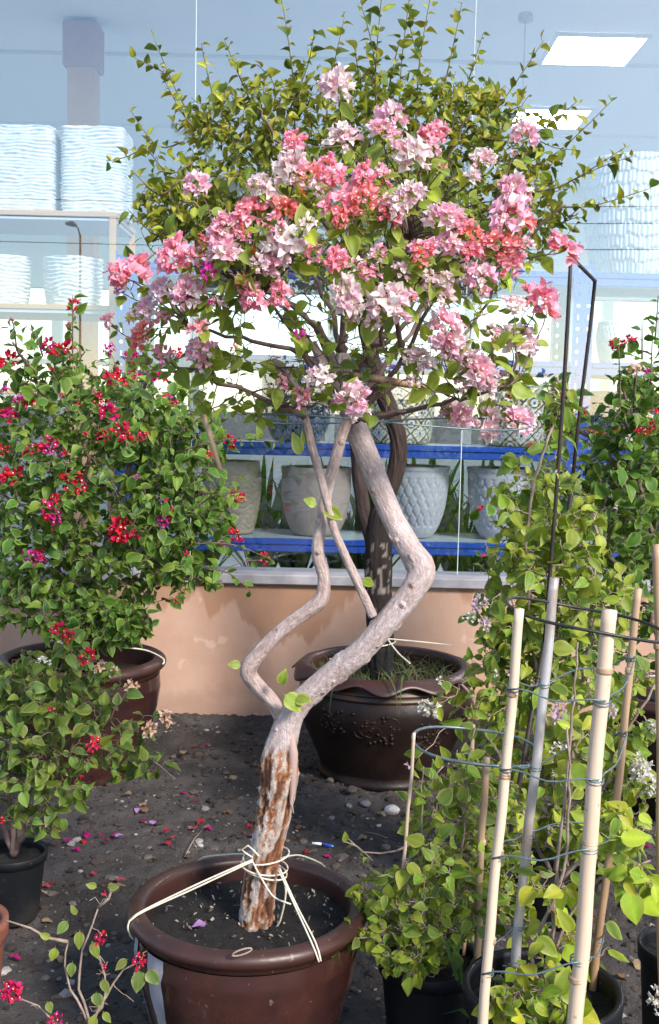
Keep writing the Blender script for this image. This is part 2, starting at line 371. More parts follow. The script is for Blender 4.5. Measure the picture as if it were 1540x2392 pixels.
M_lamp = emit_mat('lamp_panel', (1, 0.98, 0.95), 16.0)
def ceiling_light(x, y, label, w=0.62):
    t = thing('ceiling_light', label, 'ceiling light', (x, y, CEIL), 'lit square panels in the shop ceiling')
    b = MB(); h = w / 2
    for (x0, x1, y0, y1) in ((-h, h, -h, -h + .03), (-h, h, h - .03, h), (-h, -h + .03, -h + .03, h - .03), (h - .03, h, -h + .03, h - .03)):
        b.box(x + x0, x + x1, y + y0, y + y1, CEIL - 0.03, CEIL - 0.004)
    link('frame', b.mesh('frame', M_frame, False), t)
    b = MB(); b.box(x - h + .031, x + h - .031, y - h + .031, y + h - .031, CEIL - 0.027, CEIL - 0.01); link('diffuser', b.mesh('diffuser', M_lamp, False), t)
def at_ceiling(px, py):
    d = RC @ Vector(((px - W / 2) / F, -(py - H / 2) / F, -1)); t = (CEIL - CAM.z) / d.z
    return CAM + d * t
q = at_ceiling(1385, 112); ceiling_light(q.x, q.y, 'larger glaring white ceiling panel near the top right corner', 0.72)
q = at_ceiling(1282, 272); ceiling_light(q.x, q.y, 'farther ceiling panel glowing behind the top of the green tree', 0.72)
# pendant with thin rod
q = P(1228, 42, 7.4)
pend = thing('pendant_disc', 'small grey disc on a thin rod hanging behind the glass', 'fixture', (q.x, q.y, q.z))
b = MB(); b.tube([(q.x, q.y, q.z + d_) for d_ in (-0.02, 0.0, 0.025)], [0.046, 0.05, 0.046], 20); link('disc', b.mesh('disc', M_ledge), pend)
b = MB(); b.tube([(q.x, q.y, q.z - 0.02), (q.x, q.y, q.z - 0.75)], 0.004, 6); link('rod', b.mesh('rod', M_ledge), pend)

# ------------------------------------------------------------------ lathe
def lathe_geo(prof, seg=64, center=(0, 0, 0), fnc=None, shape=None):
    cx, cy, cz = center; v = []; f = []
    n = len(prof)
    for i, (r, z) in enumerate(prof):
        for k in range(seg):
            a = 2 * math.pi * k / seg; rr, zz = r, z
            if fnc: rr, zz = fnc(a, r, z, i / (n - 1))
            s = shape(a) if shape else 1.0
            v.append((cx + rr * s * math.cos(a), cy + rr * s * math.sin(a), cz + zz))
    for i in range(n - 1):
        for k in range(seg):
            v0 = i * seg + k; v1 = i * seg + (k + 1) % seg
            f.append((v0, v1, v1 + seg, v0 + seg))
    return v, f
def densify(prof, step):
    out = []
    for (a, b) in zip(prof[:-1], prof[1:]):
        k = max(1, int(math.hypot(b[0] - a[0], b[1] - a[1]) / step))
        out += [(a[0] + (b[0] - a[0]) * j / k, a[1] + (b[1] - a[1]) * j / k) for j in range(k)]
    return out + [prof[-1]]
def lathe_mesh(name, prof, m, seg=64, center=(0, 0, 0), fnc=None, shape=None, cols=None, smooth=True):
    v, f = lathe_geo(prof, seg, center, fnc, shape)
    c = [cols(2 * math.pi * k / seg, i / (len(prof) - 1), prof[i]) for i in range(len(prof)) for k in range(seg)] if cols else None
    return mesh_np(name, v, np.array(f), m, c, smooth)
def superell(n, rot=math.pi / 4):
    def s(a):
        c, d = abs(math.cos(a)), abs(math.sin(a))
        return (c ** n + d ** n) ** (-1 / n)
    return s

# ------------------------------------------------------------------ interior: wooden shelving, white planters
M_wood = mat('pale_wood', (0.56, 0.29, 0.13), (0.60, 0.34, 0.17), nscale=6, rough=0.55, stretch=(0.3, 1, 1))
M_board = mat('shelf_board', (0.50, 0.50, 0.56), (0.55, 0.55, 0.60), nscale=4, rough=0.6)
SY = 6.35
sh = thing('wooden_shelving', 'pale wooden shelving unit behind the glass holding white planters', 'shelving', P(60, 1400, SY))
xr = P(270, 487, SY).x; xl = xr - 1.5; zt = P(150, 487, SY).z; zm = P(150, 706, SY).z; zb = P(150, 905, SY).z
pw = 0.035
for (x, y) in ((xr, SY), (xr, SY + 0.6), (xl, SY), (xl, SY + 0.6)):
    b = MB(); b.box(x - pw, x, y, y + pw, 0.06, zt - 0.041, 0.002); link('post', b.mesh('post', M_wood, False), sh)
for z in (zt, zm, zb):
    k = 0.001 if z == zt else -pw - 0.001
    b = MB(); b.box(xl - pw, xr + k, SY + (0 if z == zt else 0.002), SY + pw + (0.6 if z == zt else 0.598), z - 0.04, z - 0.012, 0.002) if z == zt else b.box(xl, xr + k, SY + 0.002, SY + 0.6, z - 0.04, z - 0.012, 0.002)
    link('shelf_rail', b.mesh('shelf_rail', M_wood, False), sh)
    b = MB(); b.box(xl - 0.02, xr - 0.012, SY + 0.012, SY + 0.6, z - 0.06, z - 0.0405); link('shelf_board', b.mesh('shelf_board', M_board, False), sh)
zt -= 0.012; zm -= 0.012
M_white = mat('white_planter', (0.76, 0.75, 0.74), (0.66, 0.66, 0.66), nscale=14, rough=0.7, bump=0.3, bscale=50)
def ripple(seed, amp, per, namp):
    def g(a, r, z, t):
        ph = fn(math.cos(a) * 1.5 + seed, math.sin(a) * 1.5, z * 9, 1.3)
        return r + amp * math.sin(2 * math.pi * z / per + 5 * ph) + namp * fn(math.cos(a) * 9 + seed, math.sin(a) * 9, z * 60), z + 0.004 * fn(math.cos(a) * 4, math.sin(a) * 4, seed)
    return g
def planter(name, label, px, pyb, Y, wpx, hpx, style, group, m=None, taper=1.0, seed=0.0):
    c = P(px, pyb, Y); r = S(wpx, Y) / 2; h = S(hpx, Y); base = (c.x, Y, style[1])
    if style[0] == 'square':
        prof = [(0, 0.001), (r * 0.96, 0.001)] + densify([(r, 0.006), (r, h)], 0.006) + [(r * 0.93, h), (r * 0.92, h * 0.5), (0, h * 0.5)]
        me = lathe_mesh(name, prof, m or M_white, 96, base, ripple(seed, 0.007, 0.019, 0.006), superell(9))
    else:
        prof = [(0, 0.001), (r * taper * 0.95, 0.001)] + densify([(r * taper, 0.01), (r * (0.5 + taper / 2) * 1.03, h * 0.45), (r, h)], 0.006) + [(r * 0.9, h), (r * 0.88, h * 0.5), (0, h * 0.5)]
        me = lathe_mesh(name, prof, m or M_white, 96, base, ripple(seed, 0.008, 0.022, 0.007))
    o = link(name, me); return tag(o, label, 'planter', group)
planter('square_planter', 'tall white square ribbed planter on the shelf top cut by photo edge', 68, 478, 6.62, 146, 190, ('square', zt), 'white planters on the wooden shelving', seed=2.1)
planter('square_planter', 'tall pale blue-white square ribbed planter, second on the wooden shelf top', 228, 478, 6.62, 140, 192, ('square', zt), 'white planters on the wooden shelving', seed=7.4)
planter('round_planter', 'round white ribbed planter under the shelf top cut by photo edge', 5, 700, 6.6, 128, 112, ('round', zm), 'white planters on the wooden shelving', taper=0.9, seed=3.3)
planter('round_planter', 'round white ribbed planter on middle board beside the wooden shelf post', 172, 700, 6.6, 132, 112, ('round', zm), 'white planters on the wooden shelving', taper=0.9, seed=5.9)

# ------------------------------------------------------------------ interior: blue steel rack
M_blue = mat('blue_steel', (0.012, 0.06, 0.36), (0.018, 0.075, 0.42), nscale=6, rough=0.32, coat=0.3)
M_galv = mat('grey_rack_post', (0.33, 0.32, 0.36), (0.38, 0.37, 0.4), nscale=8, rough=0.5, metallic=0.2)
M_rackboard = mat('rack_board', (0.36, 0.42, 0.46), (0.42, 0.47, 0.5), nscale=5, rough=0.4)
RY = 6.12; RD = 0.55
rack = thing('steel_rack', 'blue perforated steel rack behind the glass with rows of pots', 'rack', (P(820, 1400, RY).x, RY, 0.06))
levels = [P(820, yy, RY).z for yy in (1262, 1036, 832, 622)]       # top surfaces of the four levels
upx = [P(295, 800, RY).x, P(1360, 800, RY).x, P(2425, 800, RY).x]
def perforated(x0, y, z0, z1, w, m, name, parent):
    pitch = 0.062; n = int((z1 - z0) / pitch); v = []; f = []
    for i in range(n):
        for c in (0, 1):
            ax, bx = x0 + c * w / 2, x0 + (c + 1) * w / 2; az, bz = z0 + i * pitch, z0 + (i + 1) * pitch
            mx, mz = (ax + bx) / 2, (az + bz) / 2; k = len(v)
            outp = [(bx, mz), (bx, bz), (mx, bz), (ax, bz), (ax, mz), (ax, az), (mx, az), (bx, az)]
            rr = (0.010, 0.010) if i % 2 == 0 else (0.0045, 0.016)
            for (ox, oz) in outp: v.append((ox, y, oz))
            for j in range(8):
                a_ = j * math.pi / 4; v.append((mx + rr[0] * math.cos(a_), y, mz + rr[1] * math.sin(a_)))
            for j in range(8): f.append((k + j, k + (j + 1) % 8, k + 8 + (j + 1) % 8, k + 8 + j))
    k = len(v); n0_ = len(f)
    # folded flanges behind the face
    bb = MB(); bb.v = v; bb.f = f
    bb.box(x0 - 0.003, x0 - 0.0005, y, y + 0.05, z0, z1); bb.box(x0 + w + 0.0005, x0 + w + 0.003, y, y + 0.05, z0, z1)
    link(name, bb.mesh(name, m, False), parent)
ztop = P(295, 585, RY).z
for x in upx:
    perforated(x - 0.055, RY, 0.06, ztop, 0.11, M_blue, 'upright', rack)
    perforated(x - 0.055 + 0.0, RY + RD, 0.06, ztop, 0.11, M_galv, 'rear_upright', rack)
for z in levels:
    for i in (0, 1):
        xa, xb = upx[i] + 0.06, upx[i + 1] - 0.06
        b = MB(); b.box(xa, xb, RY + 0.004, RY + 0.05, z - 0.034, z - 0.002, 0.004); b.box(xa, xb, RY + 0.012, RY + 0.05, z - 0.075, z - 0.0345, 0.004)
        link('beam', b.mesh('beam', M_blue, False), rack)
        b = MB(); b.box(xa, xb, RY + RD - 0.03, RY + RD - 0.002, z - 0.075, z - 0.003, 0.004); link('rear_beam', b.mesh('rear_beam', M_galv, False), rack)
        b = MB(); b.box(xa, xb, RY + 0.051, RY + RD - 0.031, z - 0.03, z - 0.004); link('shelf_board', b.mesh('shelf_board', M_rackboard, False), rack)

# ------------------------------------------------------------------ interior pots on the rack
M_taupe = mat('taupe_ceramic', (0.36, 0.27, 0.24), (0.40, 0.31, 0.27), nscale=12, rough=0.55, bump=0.15, bscale=90)
M_grey = mat('grey_ceramic', (0.44, 0.42, 0.47), (0.49, 0.47, 0.52), nscale=12, rough=0.5, bump=0.15, bscale=90)
M_sand = mat('sand_ceramic', (0.48, 0.36, 0.28), (0.52, 0.41, 0.32), nscale=12, rough=0.6, bump=0.15, bscale=90)
M_print = mat('printed_glaze', attr=True, col2=(0.9, 0.9, 0.9), nscale=20, rough=0.3, coat=0.3)
M_stone = mat('pale_stone', (0.56, 0.55, 0.54), (0.64, 0.63, 0.61), nscale=10, rough=0.75, bump=0.2, bscale=60)
PY = RY + 0.27
def pot_prof(r, h, kind):
    if kind == 'tub': pts = [(r * .62, .0), (r * .74, h * .08), (r * .9, h * .3), (r * .99, h * .6), (r * 1.0, h * .9), (r * 1.02, h * .93), (r * 1.02, h)]
    elif kind == 'cup': pts = [(r * .5, 0), (r * .68, h * .12), (r * .88, h * .38), (r * .98, h * .7), (r, h * .93), (r * 1.03, h * .95), (r * 1.03, h)]
    elif kind == 'drum': pts = [(r * .8, 0), (r * .9, h * .1), (r * .97, h * .5), (r, h * .92), (r * 1.04, h * .93), (r * 1.04, h)]
    elif kind == 'barrel': pts = [(r * .72, 0), (r * .84, h * .15), (r * .97, h * .45), (r, h * .72), (r * .93, h)]
    return [(0.0, 0.0)] + densify(smooth_prof(pts), 0.0045) + [(r * .9, h), (r * .88, h * .85), (0, h * .85)]
def smooth_prof(pts):
    s = smooth_path([(x, z, 0) for x, z in pts], 0.012); return [(float(q[0]), float(q[1])) for q in s]
def rack_pot(name, label, px, level, wpx, hpx, kind, m, fnc=None, cols=None, seg=160, Y=PY, group='pots on the blue steel rack', shape=None):
    c = P(px, 1000, Y); r = S(wpx, Y) / 2; h = S(hpx, Y)
    prof = pot_prof(r, h, kind)
    me = lathe_mesh(name, prof, m, seg, (c.x, Y, levels[level] + 0.001), (lambda a, rr, z, t: fnc(a, rr, z, r, h)) if fnc else None, shape,
                    (lambda a, t, p: cols(a, p[0], p[1], r, h)) if cols else None)
    o = link(name, me); return tag(o, label, 'pot', group)
def groove(d, w, depth): return -depth * max(0.0, 1 - (d / w) ** 2)
def lattice(a, rr, z, r, h):
    if z < h * .16 or z > h * .84 or rr < r * .5: return rr, z
    n = 22; w = 2 * math.pi / n; d = 9.
    for k in (0, 1):
        off = (w / 2) * .95 * math.cos(2 * math.pi * z / (h * .27)) * (1 if k else -1) * .5
        u = (a + off + k * w / 2) % (w); d = min(d, min(u, w - u) * rr)
    return rr + groove(d, 0.006, 0.007), z
def wavy(a, rr, z, r, h):
    if z < h * .05 or z > h * .86 or rr < r * .5: return rr, z
    u = (z + 0.014 * math.sin(a * 9 + 1.5 * math.sin(z * 30)) + 0.012 * math.sin(a * 4 + 2)) / 0.030
    d = abs(u - round(u)) * 0.030
    return rr + groove(d, 0.006, 0.007), z
def combed(a, rr, z, r, h):
    if rr < r * .5: return rr, z
    return rr + 0.0012 * math.sin((a * r * 1.2 + z) * 700), z
rack_pot('wavy_pot', 'sand coloured pot carved with wavy lines beside the red shrub', 545, 0, 136, 168, 'barrel', M_sand, wavy)
rack_pot('plain_pot', 'plain smooth taupe pot on the lowest blue shelf', 742, 0, 162, 158, 'tub', M_taupe, combed)
rack_pot('lattice_pot', 'grey footed pot with lattice relief just behind the leaning trunk', 978, 0, 150, 166, 'cup', M_grey, lattice)
rack_pot('lattice_pot', 'grey pot with lattice relief half hidden by the shrub at right', 1172, 0, 150, 166, 'cup', M_grey, lattice)
for px in (940, 995, 1135, 1200):
    pass
CR, NV, OC, BK = (0.70, 0.68, 0.62), (0.03, 0.06, 0.28), (0.42, 0.26, 0.08), (0.035, 0.04, 0.07)
def tile_cols(a, rr, z, r, h):
    if rr < r * .5 or z > h * .9: return CR
    n = 10; u = (a * n / (2 * math.pi)) % 1.0; q = (z / (h * .34)) % 1.0
    du, dv = abs(u - .5) * 2, abs(q - .5) * 2
    dia = du + dv
    if abs(dia - 1.0) < .09: return BK
    if abs(dia - .82) < .045: return OC
    rad = math.hypot(du, dv)
    if dia < .72:
        an = math.atan2(dv, du)
        if rad < .16: return NV
        if abs(rad - (.34 + .12 * math.cos(4 * an * 2))) < .07: return NV if math.cos(8 * an) > 0 else OC
        return CR
    e = math.hypot(1 - du, 1 - dv)
    if e < .16: return NV
    if abs(e - .42) < .06: return BK
    if abs(e - .56 - .05 * math.sin(20 * du)) < .05: return OC
    return CR
def navy_cols(a, rr, z, r, h):
    if rr < r * .5 or z > h * .93: return (0.02, 0.03, 0.09)
    if z < h * .3:
        u = (a * 18 / (2 * math.pi)) % 1.0
        if abs(u - .5) > .42 or abs(z / h - .28) < .015: return (0.12, 0.15, 0.28)
        return (0.25, 0.28, 0.4) if abs(abs(u - .5) - .17 - .1 * math.sin(z * 180)) < .05 else (0.012, 0.02, 0.07)
    f_ = ffn(math.cos(a) * 2.2, math.sin(a) * 2.2, z * 9, 4.0, 3)
    return (0.34, 0.36, 0.48) if abs(f_) < .1 else (0.012, 0.018, 0.06)
rack_pot('navy_pot', 'dark navy pot with fine pale scrollwork on the middle blue shelf', 695, 1, 172, 178, 'tub', M_print, None, navy_cols, 220)
rack_pot('tile_pot', 'blue and white tile-patterned pot behind the dark tree trunk', 930, 1, 172, 140, 'drum', M_print, None, tile_cols, 240)
rack_pot('tile_pot', 'blue and white tile-patterned pot beside the blue upright', 1205, 1, 176, 146, 'drum', M_print, None, tile_cols, 240)
rack_pot('navy_pot', 'dark navy pot with pale rim behind the shrub at far right', 1450, 1, 176, 130, 'tub', M_print, None, navy_cols, 160)
def shingle(a, rr, z, r, h):
    if rr < r * .45: return rr, z
    row = z / (h * .105) + .35 * fn(math.cos(a) * 3, math.sin(a) * 3, 0.3, 2)
    ri = math.floor(row); fr = row - ri
    n = 62; u = a * n / (2 * math.pi) + ri * .37 + .5 * fn(math.cos(a) * 12, math.sin(a) * 12, ri * 3.1); fu = u - math.floor(u)
    hang = .18 * fn(math.floor(u) * 1.7, ri * 2.3, .5, 1)
    out = 0.007 * (1 - min(1, max(0, fr - .12 - hang) * 1.2)) if fr > .12 + hang else -0.004
    g = groove(min(fu, 1 - fu), .24, .012)
    return rr + out + g, z
rack_pot('giant_pot', 'huge white pot with shaggy vertical shingle texture on the top shelf', 1456, 3, 222, 262, 'barrel', M_stone, shingle, None, 300)
def arches(a, rr, z, r, h):
    if rr < r * .5: return rr, z
    if z < h * .48: return rr + 0.004 * math.sin(z * 420 + 2 * math.sin(a * 7)), z
    n = 16; d = 9.
    for k in (0, 1):
        u = (a * n / (2 * math.pi) + k * .5) % 1.0
        hh = .5 + .42 * math.sqrt(max(0, 1 - ((u - .5) * 2) ** 2)); d = min(d, abs(z / h - hh) * .4)
    return rr + groove(d, .02, .005), z
rack_pot('arched_pot', 'white pot with arch carving and ribbed base below the giant pot', 1432, 2, 96, 96, 'barrel', M_stone, arches, None, 200)
rack_pot('stone_bowl', 'plain grey stone pot cut off by the photo edge beside arched pot', 1560, 2, 70, 110, 'tub', M_grey, None, None, 48)

# strap-leaved plants standing in the shop behind the rack
M_strap = leaf_mat('strap_leaf', trans=0.25)
def strap_plant(px, pyb, Y, hpx, seed, label, n=46):
    rng = np.random.default_rng(seed); c = P(px, pyb, Y); zb_ = 0.06
    t = thing('strap_leaf_plant', label, 'plant', (c.x, Y, zb_), 'strap-leaved plants inside the shop')
    ztop = P(px, pyb - hpx, Y).z; b = MB()
    pr = [(0, .002), (.11, .002), (.14, .26), (.15, .27), (.13, .27), (.12, .24), (0, .24)]
    link('plant_pot', lathe_mesh('plant_pot', pr, M_plastic, 24, (c.x, Y, zb_)), t)
    for k in range(n):
        a_ = rng.uniform(0, 6.283); L_ = (ztop - .3) * rng.uniform(.55, 1.05); lean = rng.uniform(.1, .75); w = rng.uniform(.012, .024)
        d = Vector((math.cos(a_), math.sin(a_), 0)); sd_ = Vector((-math.sin(a_), math.cos(a_), 0)); vv = []; cc = []
        g = rng.uniform(.6, 1.5); colr = (0.07 * g, 0.17 * g, 0.05 * g) if rng.random() < .7 else (0.16 * g, 0.25 * g, 0.06 * g)
        for i in range(7):
            s = i / 6; p = Vector((c.x, Y, .3)) + d * (lean * L_ * s * s * .8 + .04) + Vector((0, 0, L_ * (s - .35 * lean * s ** 3)))
            ww = w * math.sin(math.pi * (0.12 + .88 * (1 - s))) ** .6 if s < 1 else 0.001
            vv += [p - sd_ * ww, p + d * .006, p + sd_ * ww]; cc += [colr] * 3
        ff = []
        for i in range(6):
            for j in (0, 1): ff.append((i * 3 + j, i * 3 + j + 1, i * 3 + j + 4, i * 3 + j + 3))
        b.add(vv, ff, cc)
    o = link('leaf_blades', b.mesh('leaf_blades', M_strap), t); o['kind'] = 'stuff'
straps = [(470, 7.0, 250), (610, 7.15, 300), (690, 7.0, 240), (800, 7.2, 330), (870, 7.0, 300), (985, 7.05, 330), (1070, 7.2, 300), (1110, 7.0, 340), (1210, 7.15, 330), (1300, 7.0, 300), (1430, 7.2, 380), (1530, 7.05, 400)]
hints = ['beside the wavy pot', 'between wavy pot and plain pot', 'behind the plain taupe pot', 'behind the thin twin stems', 'behind the dark trunk', 'above the front lattice pot', 'at the glass joint', 'with tall blades right of glass joint', 'behind the hidden lattice pot', 'near the blue upright', 'behind the arched pot', 'at the right photo edge']
for i, (px, Y_, hp) in enumerate(straps): strap_plant(px, 1330, Y_, hp, 40 + i, 'green strap-leaved plant in the shop ' + hints[i])

# ------------------------------------------------------------------ leaves and bracts
def leaf_template(rng, col, margin, width=0.62, fold=0.25, curl=0.25, wav=0.05, back=None):
    """blade of length 1 along +Y, face +Z; base at the origin, with a short stalk"""
    ts = [0.0, 0.08, 0.22, 0.40, 0.60, 0.80, 1.0]; xs = [-1, -0.55, 0, 0.55, 1]
    v = []; c = []; f = []
    mx = max((t ** 0.6) * (1 - t) ** 1.0 for t in np.linspace(0, 1, 60))
    cu = curl * rng.uniform(-0.3, 2.0); fo = fold * rng.uniform(0.1, 2.0); sk = rng.uniform(-0.16, 0.16); wav = wav * rng.uniform(.5, 4)
    for t in ts:
        w = width / 2 * ((t ** 0.6) * (1 - t) ** 1.0 / mx) if 0 < t < 1 else 0.012
        for x in xs:
            X = x * w + sk * t * t; Z = fo * abs(x) * w * 1.4 - cu * t * t + wav * math.sin(t * 9 + x * 4) * abs(x) * w
            v.append((X, 0.10 + 0.90 * t, Z))
            k = max(abs(x), 0) ** 5; k = max(k, 0.9 if t == 1 else 0); kk = 0.65 * k
            rib = 0.25 if x == 0 else 0
            g = [(1 - kk) * a_ + kk * b_ for a_, b_ in zip(col, margin)]
            g = [a_ * (1 + rib) for a_ in g]
            c.append(g)
    n = len(ts)
    for i in range(n - 1):
        for j in range(4): a = i * 5 + j; f.append((a, a + 1, a + 6, a + 5))
    k = len(v)                                                     # stalk
    v += [(-0.014, 0, 0), (0.014, 0, 0), (0.014, 0.11, 0.0), (-0.014, 0.11, 0.0)]; c += [[q * 1.2 for q in col]] * 4
    f.append((k, k + 1, k + 2, k + 3))
    return np.array(v), np.array(f), np.array(c)

def species(seed, cols, margin, n=14, **kw):
    rng = np.random.default_rng(seed); out = []
    for i in range(n):
        c = np.array(cols[i % len(cols)]) * rng.uniform(0.7, 1.35)
        c = c * (1 + rng.uniform(-0.1, 0.1, 3)); m = np.array(margin) * rng.uniform(0.8, 1.2)
        v, f, cc = leaf_template(rng, c, m, width=rng.uniform(0.48, 0.78), **kw)
        out.append((v, f, cc, mesh_np('leaf', v, f, M_leaf, cc)))
    return out

def merge_instances(name, templ, idx, mats, m):
    V = []; Fs = []; Cs = []; off = 0; idx = np.array(idx); mats = np.array(mats)
    for k, t in enumerate(templ):
        Ms = mats[idx == k]
        if len(Ms) == 0: continue
        v, f, c = t[0], t[1], t[2]
        w = np.einsum('nij,vj->nvi', Ms[:, :3, :3], v) + Ms[:, None, :3, 3]
        V.append(w.reshape(-1, 3)); Cs.append(np.tile(c, (len(Ms), 1)))
        Fs.append((f[None] + (np.arange(len(Ms)) * len(v))[:, None, None]).reshape(-1, 4) + off); off += len(Ms) * len(v)
    return mesh_np(name, np.concatenate(V), np.concatenate(Fs), m, np.concatenate(Cs))

PAL = {  # (outer bract colours), (inner / throat), share of white tips
    'p': ([(0.92, 0.31, 0.48), (0.92, 0.40, 0.58), (0.92, 0.28, 0.37), (0.92, 0.52, 0.68)], (0.90, 0.32, 0.26)),
    'c': ([(0.92, 0.29, 0.28), (0.92, 0.35, 0.40), (0.92, 0.40, 0.52), (0.92, 0.26, 0.18)], (0.86, 0.22, 0.08)),
    'w': ([(0.92, 0.87, 0.88), (0.92, 0.76, 0.85), (0.92, 0.90, 0.87), (0.92, 0.66, 0.78)], (0.84, 0.64, 0.58)),
    'q': ([(0.92, 0.54, 0.74), (0.92, 0.70, 0.84), (0.92, 0.44, 0.60), (0.92, 0.82, 0.87)], (0.88, 0.60, 0.54)),
    'm': ([(0.62, 0.025, 0.36), (0.66, 0.04, 0.42)], (0.55, 0.03, 0.25)),
    'r': ([(0.70, 0.022, 0.06), (0.62, 0.02, 0.10), (0.74, 0.03, 0.04)], (0.5, 0.012, 0.04)),
    'k': ([(0.66, 0.025, 0.16), (0.6, 0.02, 0.24), (0.70, 0.03, 0.07)], (0.5, 0.012, 0.10)),
    'h': ([(0.78, 0.55, 0.42), (0.76, 0.62, 0.52), (0.75, 0.45, 0.28)], (0.7, 0.36, 0.12)),
    'W': ([(0.78, 0.77, 0.72), (0.76, 0.74, 0.74)], (0.62, 0.66, 0.42)),
    'l': ([(0.66, 0.46, 0.60), (0.68, 0.55, 0.66), (0.7, 0.62, 0.62)], (0.62, 0.42, 0.5)),
    'o': ([(0.72, 0.22, 0.03), (0.7, 0.15, 0.04)], (0.6, 0.12, 0.03)),
}
def cluster_mesh(code, nfl, seed):
    """unit-radius head of papery three-bract flowers facing +Z"""
    rng = np.random.default_rng(seed); outer, inner = PAL[code]; V = []; Fc = []; C = []
    def put(v, f, c):
        n = sum(len(q) for q in V); V.append(v); Fc.append(np.array(f) + n); C.append(c)
    for k in range(nfl):
        z = 1 - (k + 0.5) / nfl * (1.25 if nfl > 4 else 0.7); a = k * 2.39996 + rng.uniform(-.3, .3)
        s = math.sqrt(max(0, 1 - z * z)); ax = Vector((s * math.cos(a), s * math.sin(a), z + rng.uniform(-.1, .3))).normalized()
        org = ax * (0.48 if nfl > 4 else 0.2) * rng.uniform(.55, 1.35)
        e1 = ax.orthogonal().normalized(); e2 = ax.cross(e1); ph = rng.uniform(0, 6.28)
        base = np.array(outer[rng.integers(len(outer))]) * rng.uniform(.85, 1.12)
        size = rng.uniform(.46, .72) * (1 if nfl > 4 else 1.25); opn = rng.uniform(.28, .75)
        for b_ in range(3):
            th = ph + b_ * 2.094 + rng.uniform(-.2, .2); rd = e1 * math.cos(th) + e2 * math.sin(th); tg = ax.cross(rd)
            v = []; c = []; op = opn * rng.uniform(.8, 1.2); cp = rng.uniform(.10, .28)
            for i, t in enumerate((0.0, 0.22, 0.5, 0.78, 1.0)):
                w = (0.05, 0.23, 0.31, 0.20, 0.01)[i] * size
                an = op * (0.35 + 0.85 * t)
                ctr = org + (ax * math.cos(an) + rd * math.sin(an)) * (t * size)
                nb = (rd * math.cos(an) - ax * math.sin(an))
                for x in (-1, 0, 1):
                    p = ctr + tg * (x * w) - nb * (cp * abs(x) * w) * 1.6 + nb * (0.03 * math.sin(8 * t + x * 2 + b_))
                    v.append(p); m_ = min(1, t * 1.5); edge = 0.16 if x else 0
                    cc = np.array(inner) * (1 - m_) + base * m_
                    c.append(cc * (1 - edge) + np.array((0.8, 0.78, 0.76)) * edge * (0.8 if code not in 'rkmo' else 0.08) + (cc * edge if code in 'rkmo' else 0))
            f = []
            for i in range(4):
                for j in (0, 1): q = i * 3 + j; f.append((q, q + 1, q + 4, q + 3))
            put(np.array([tuple(p) for p in v]), f, np.array(c))
        if rng.random() < 0.45:                                     # the tiny cream true flower
            r_ = 0.055; cpos = org + ax * size * .62; v = []
            for zz in (-1, 1):
                for (x, y) in ((-1, -1), (1, -1), (1, 1), (-1, 1)): v.append(tuple(cpos + e1 * x * r_ + e2 * y * r_ + ax * zz * r_ * .7))
            put(np.array(v), [(0, 3, 2, 1), (4, 5, 6, 7), (0, 1, 5, 4), (1, 2, 6, 5), (2, 3, 7, 6), (3, 0, 4, 7)], np.array([(0.82, 0.8, 0.7)] * 8))
    return mesh_np('flower_cluster', np.concatenate(V), np.concatenate(Fc), M_bract, np.concatenate(C))
CL = {}
def get_cluster(code, size_class, k):
    key = (code, size_class, k)
    if key not in CL: CL[key] = cluster_mesh(code, {0: 3, 1: 11, 2: 24}[size_class], hash(str(sum(map(ord, code)) * 7 + size_class * 31 + k)) % 99991 if False else sum(map(ord, code)) * 7 + size_class * 31 + k)
    return CL[key]

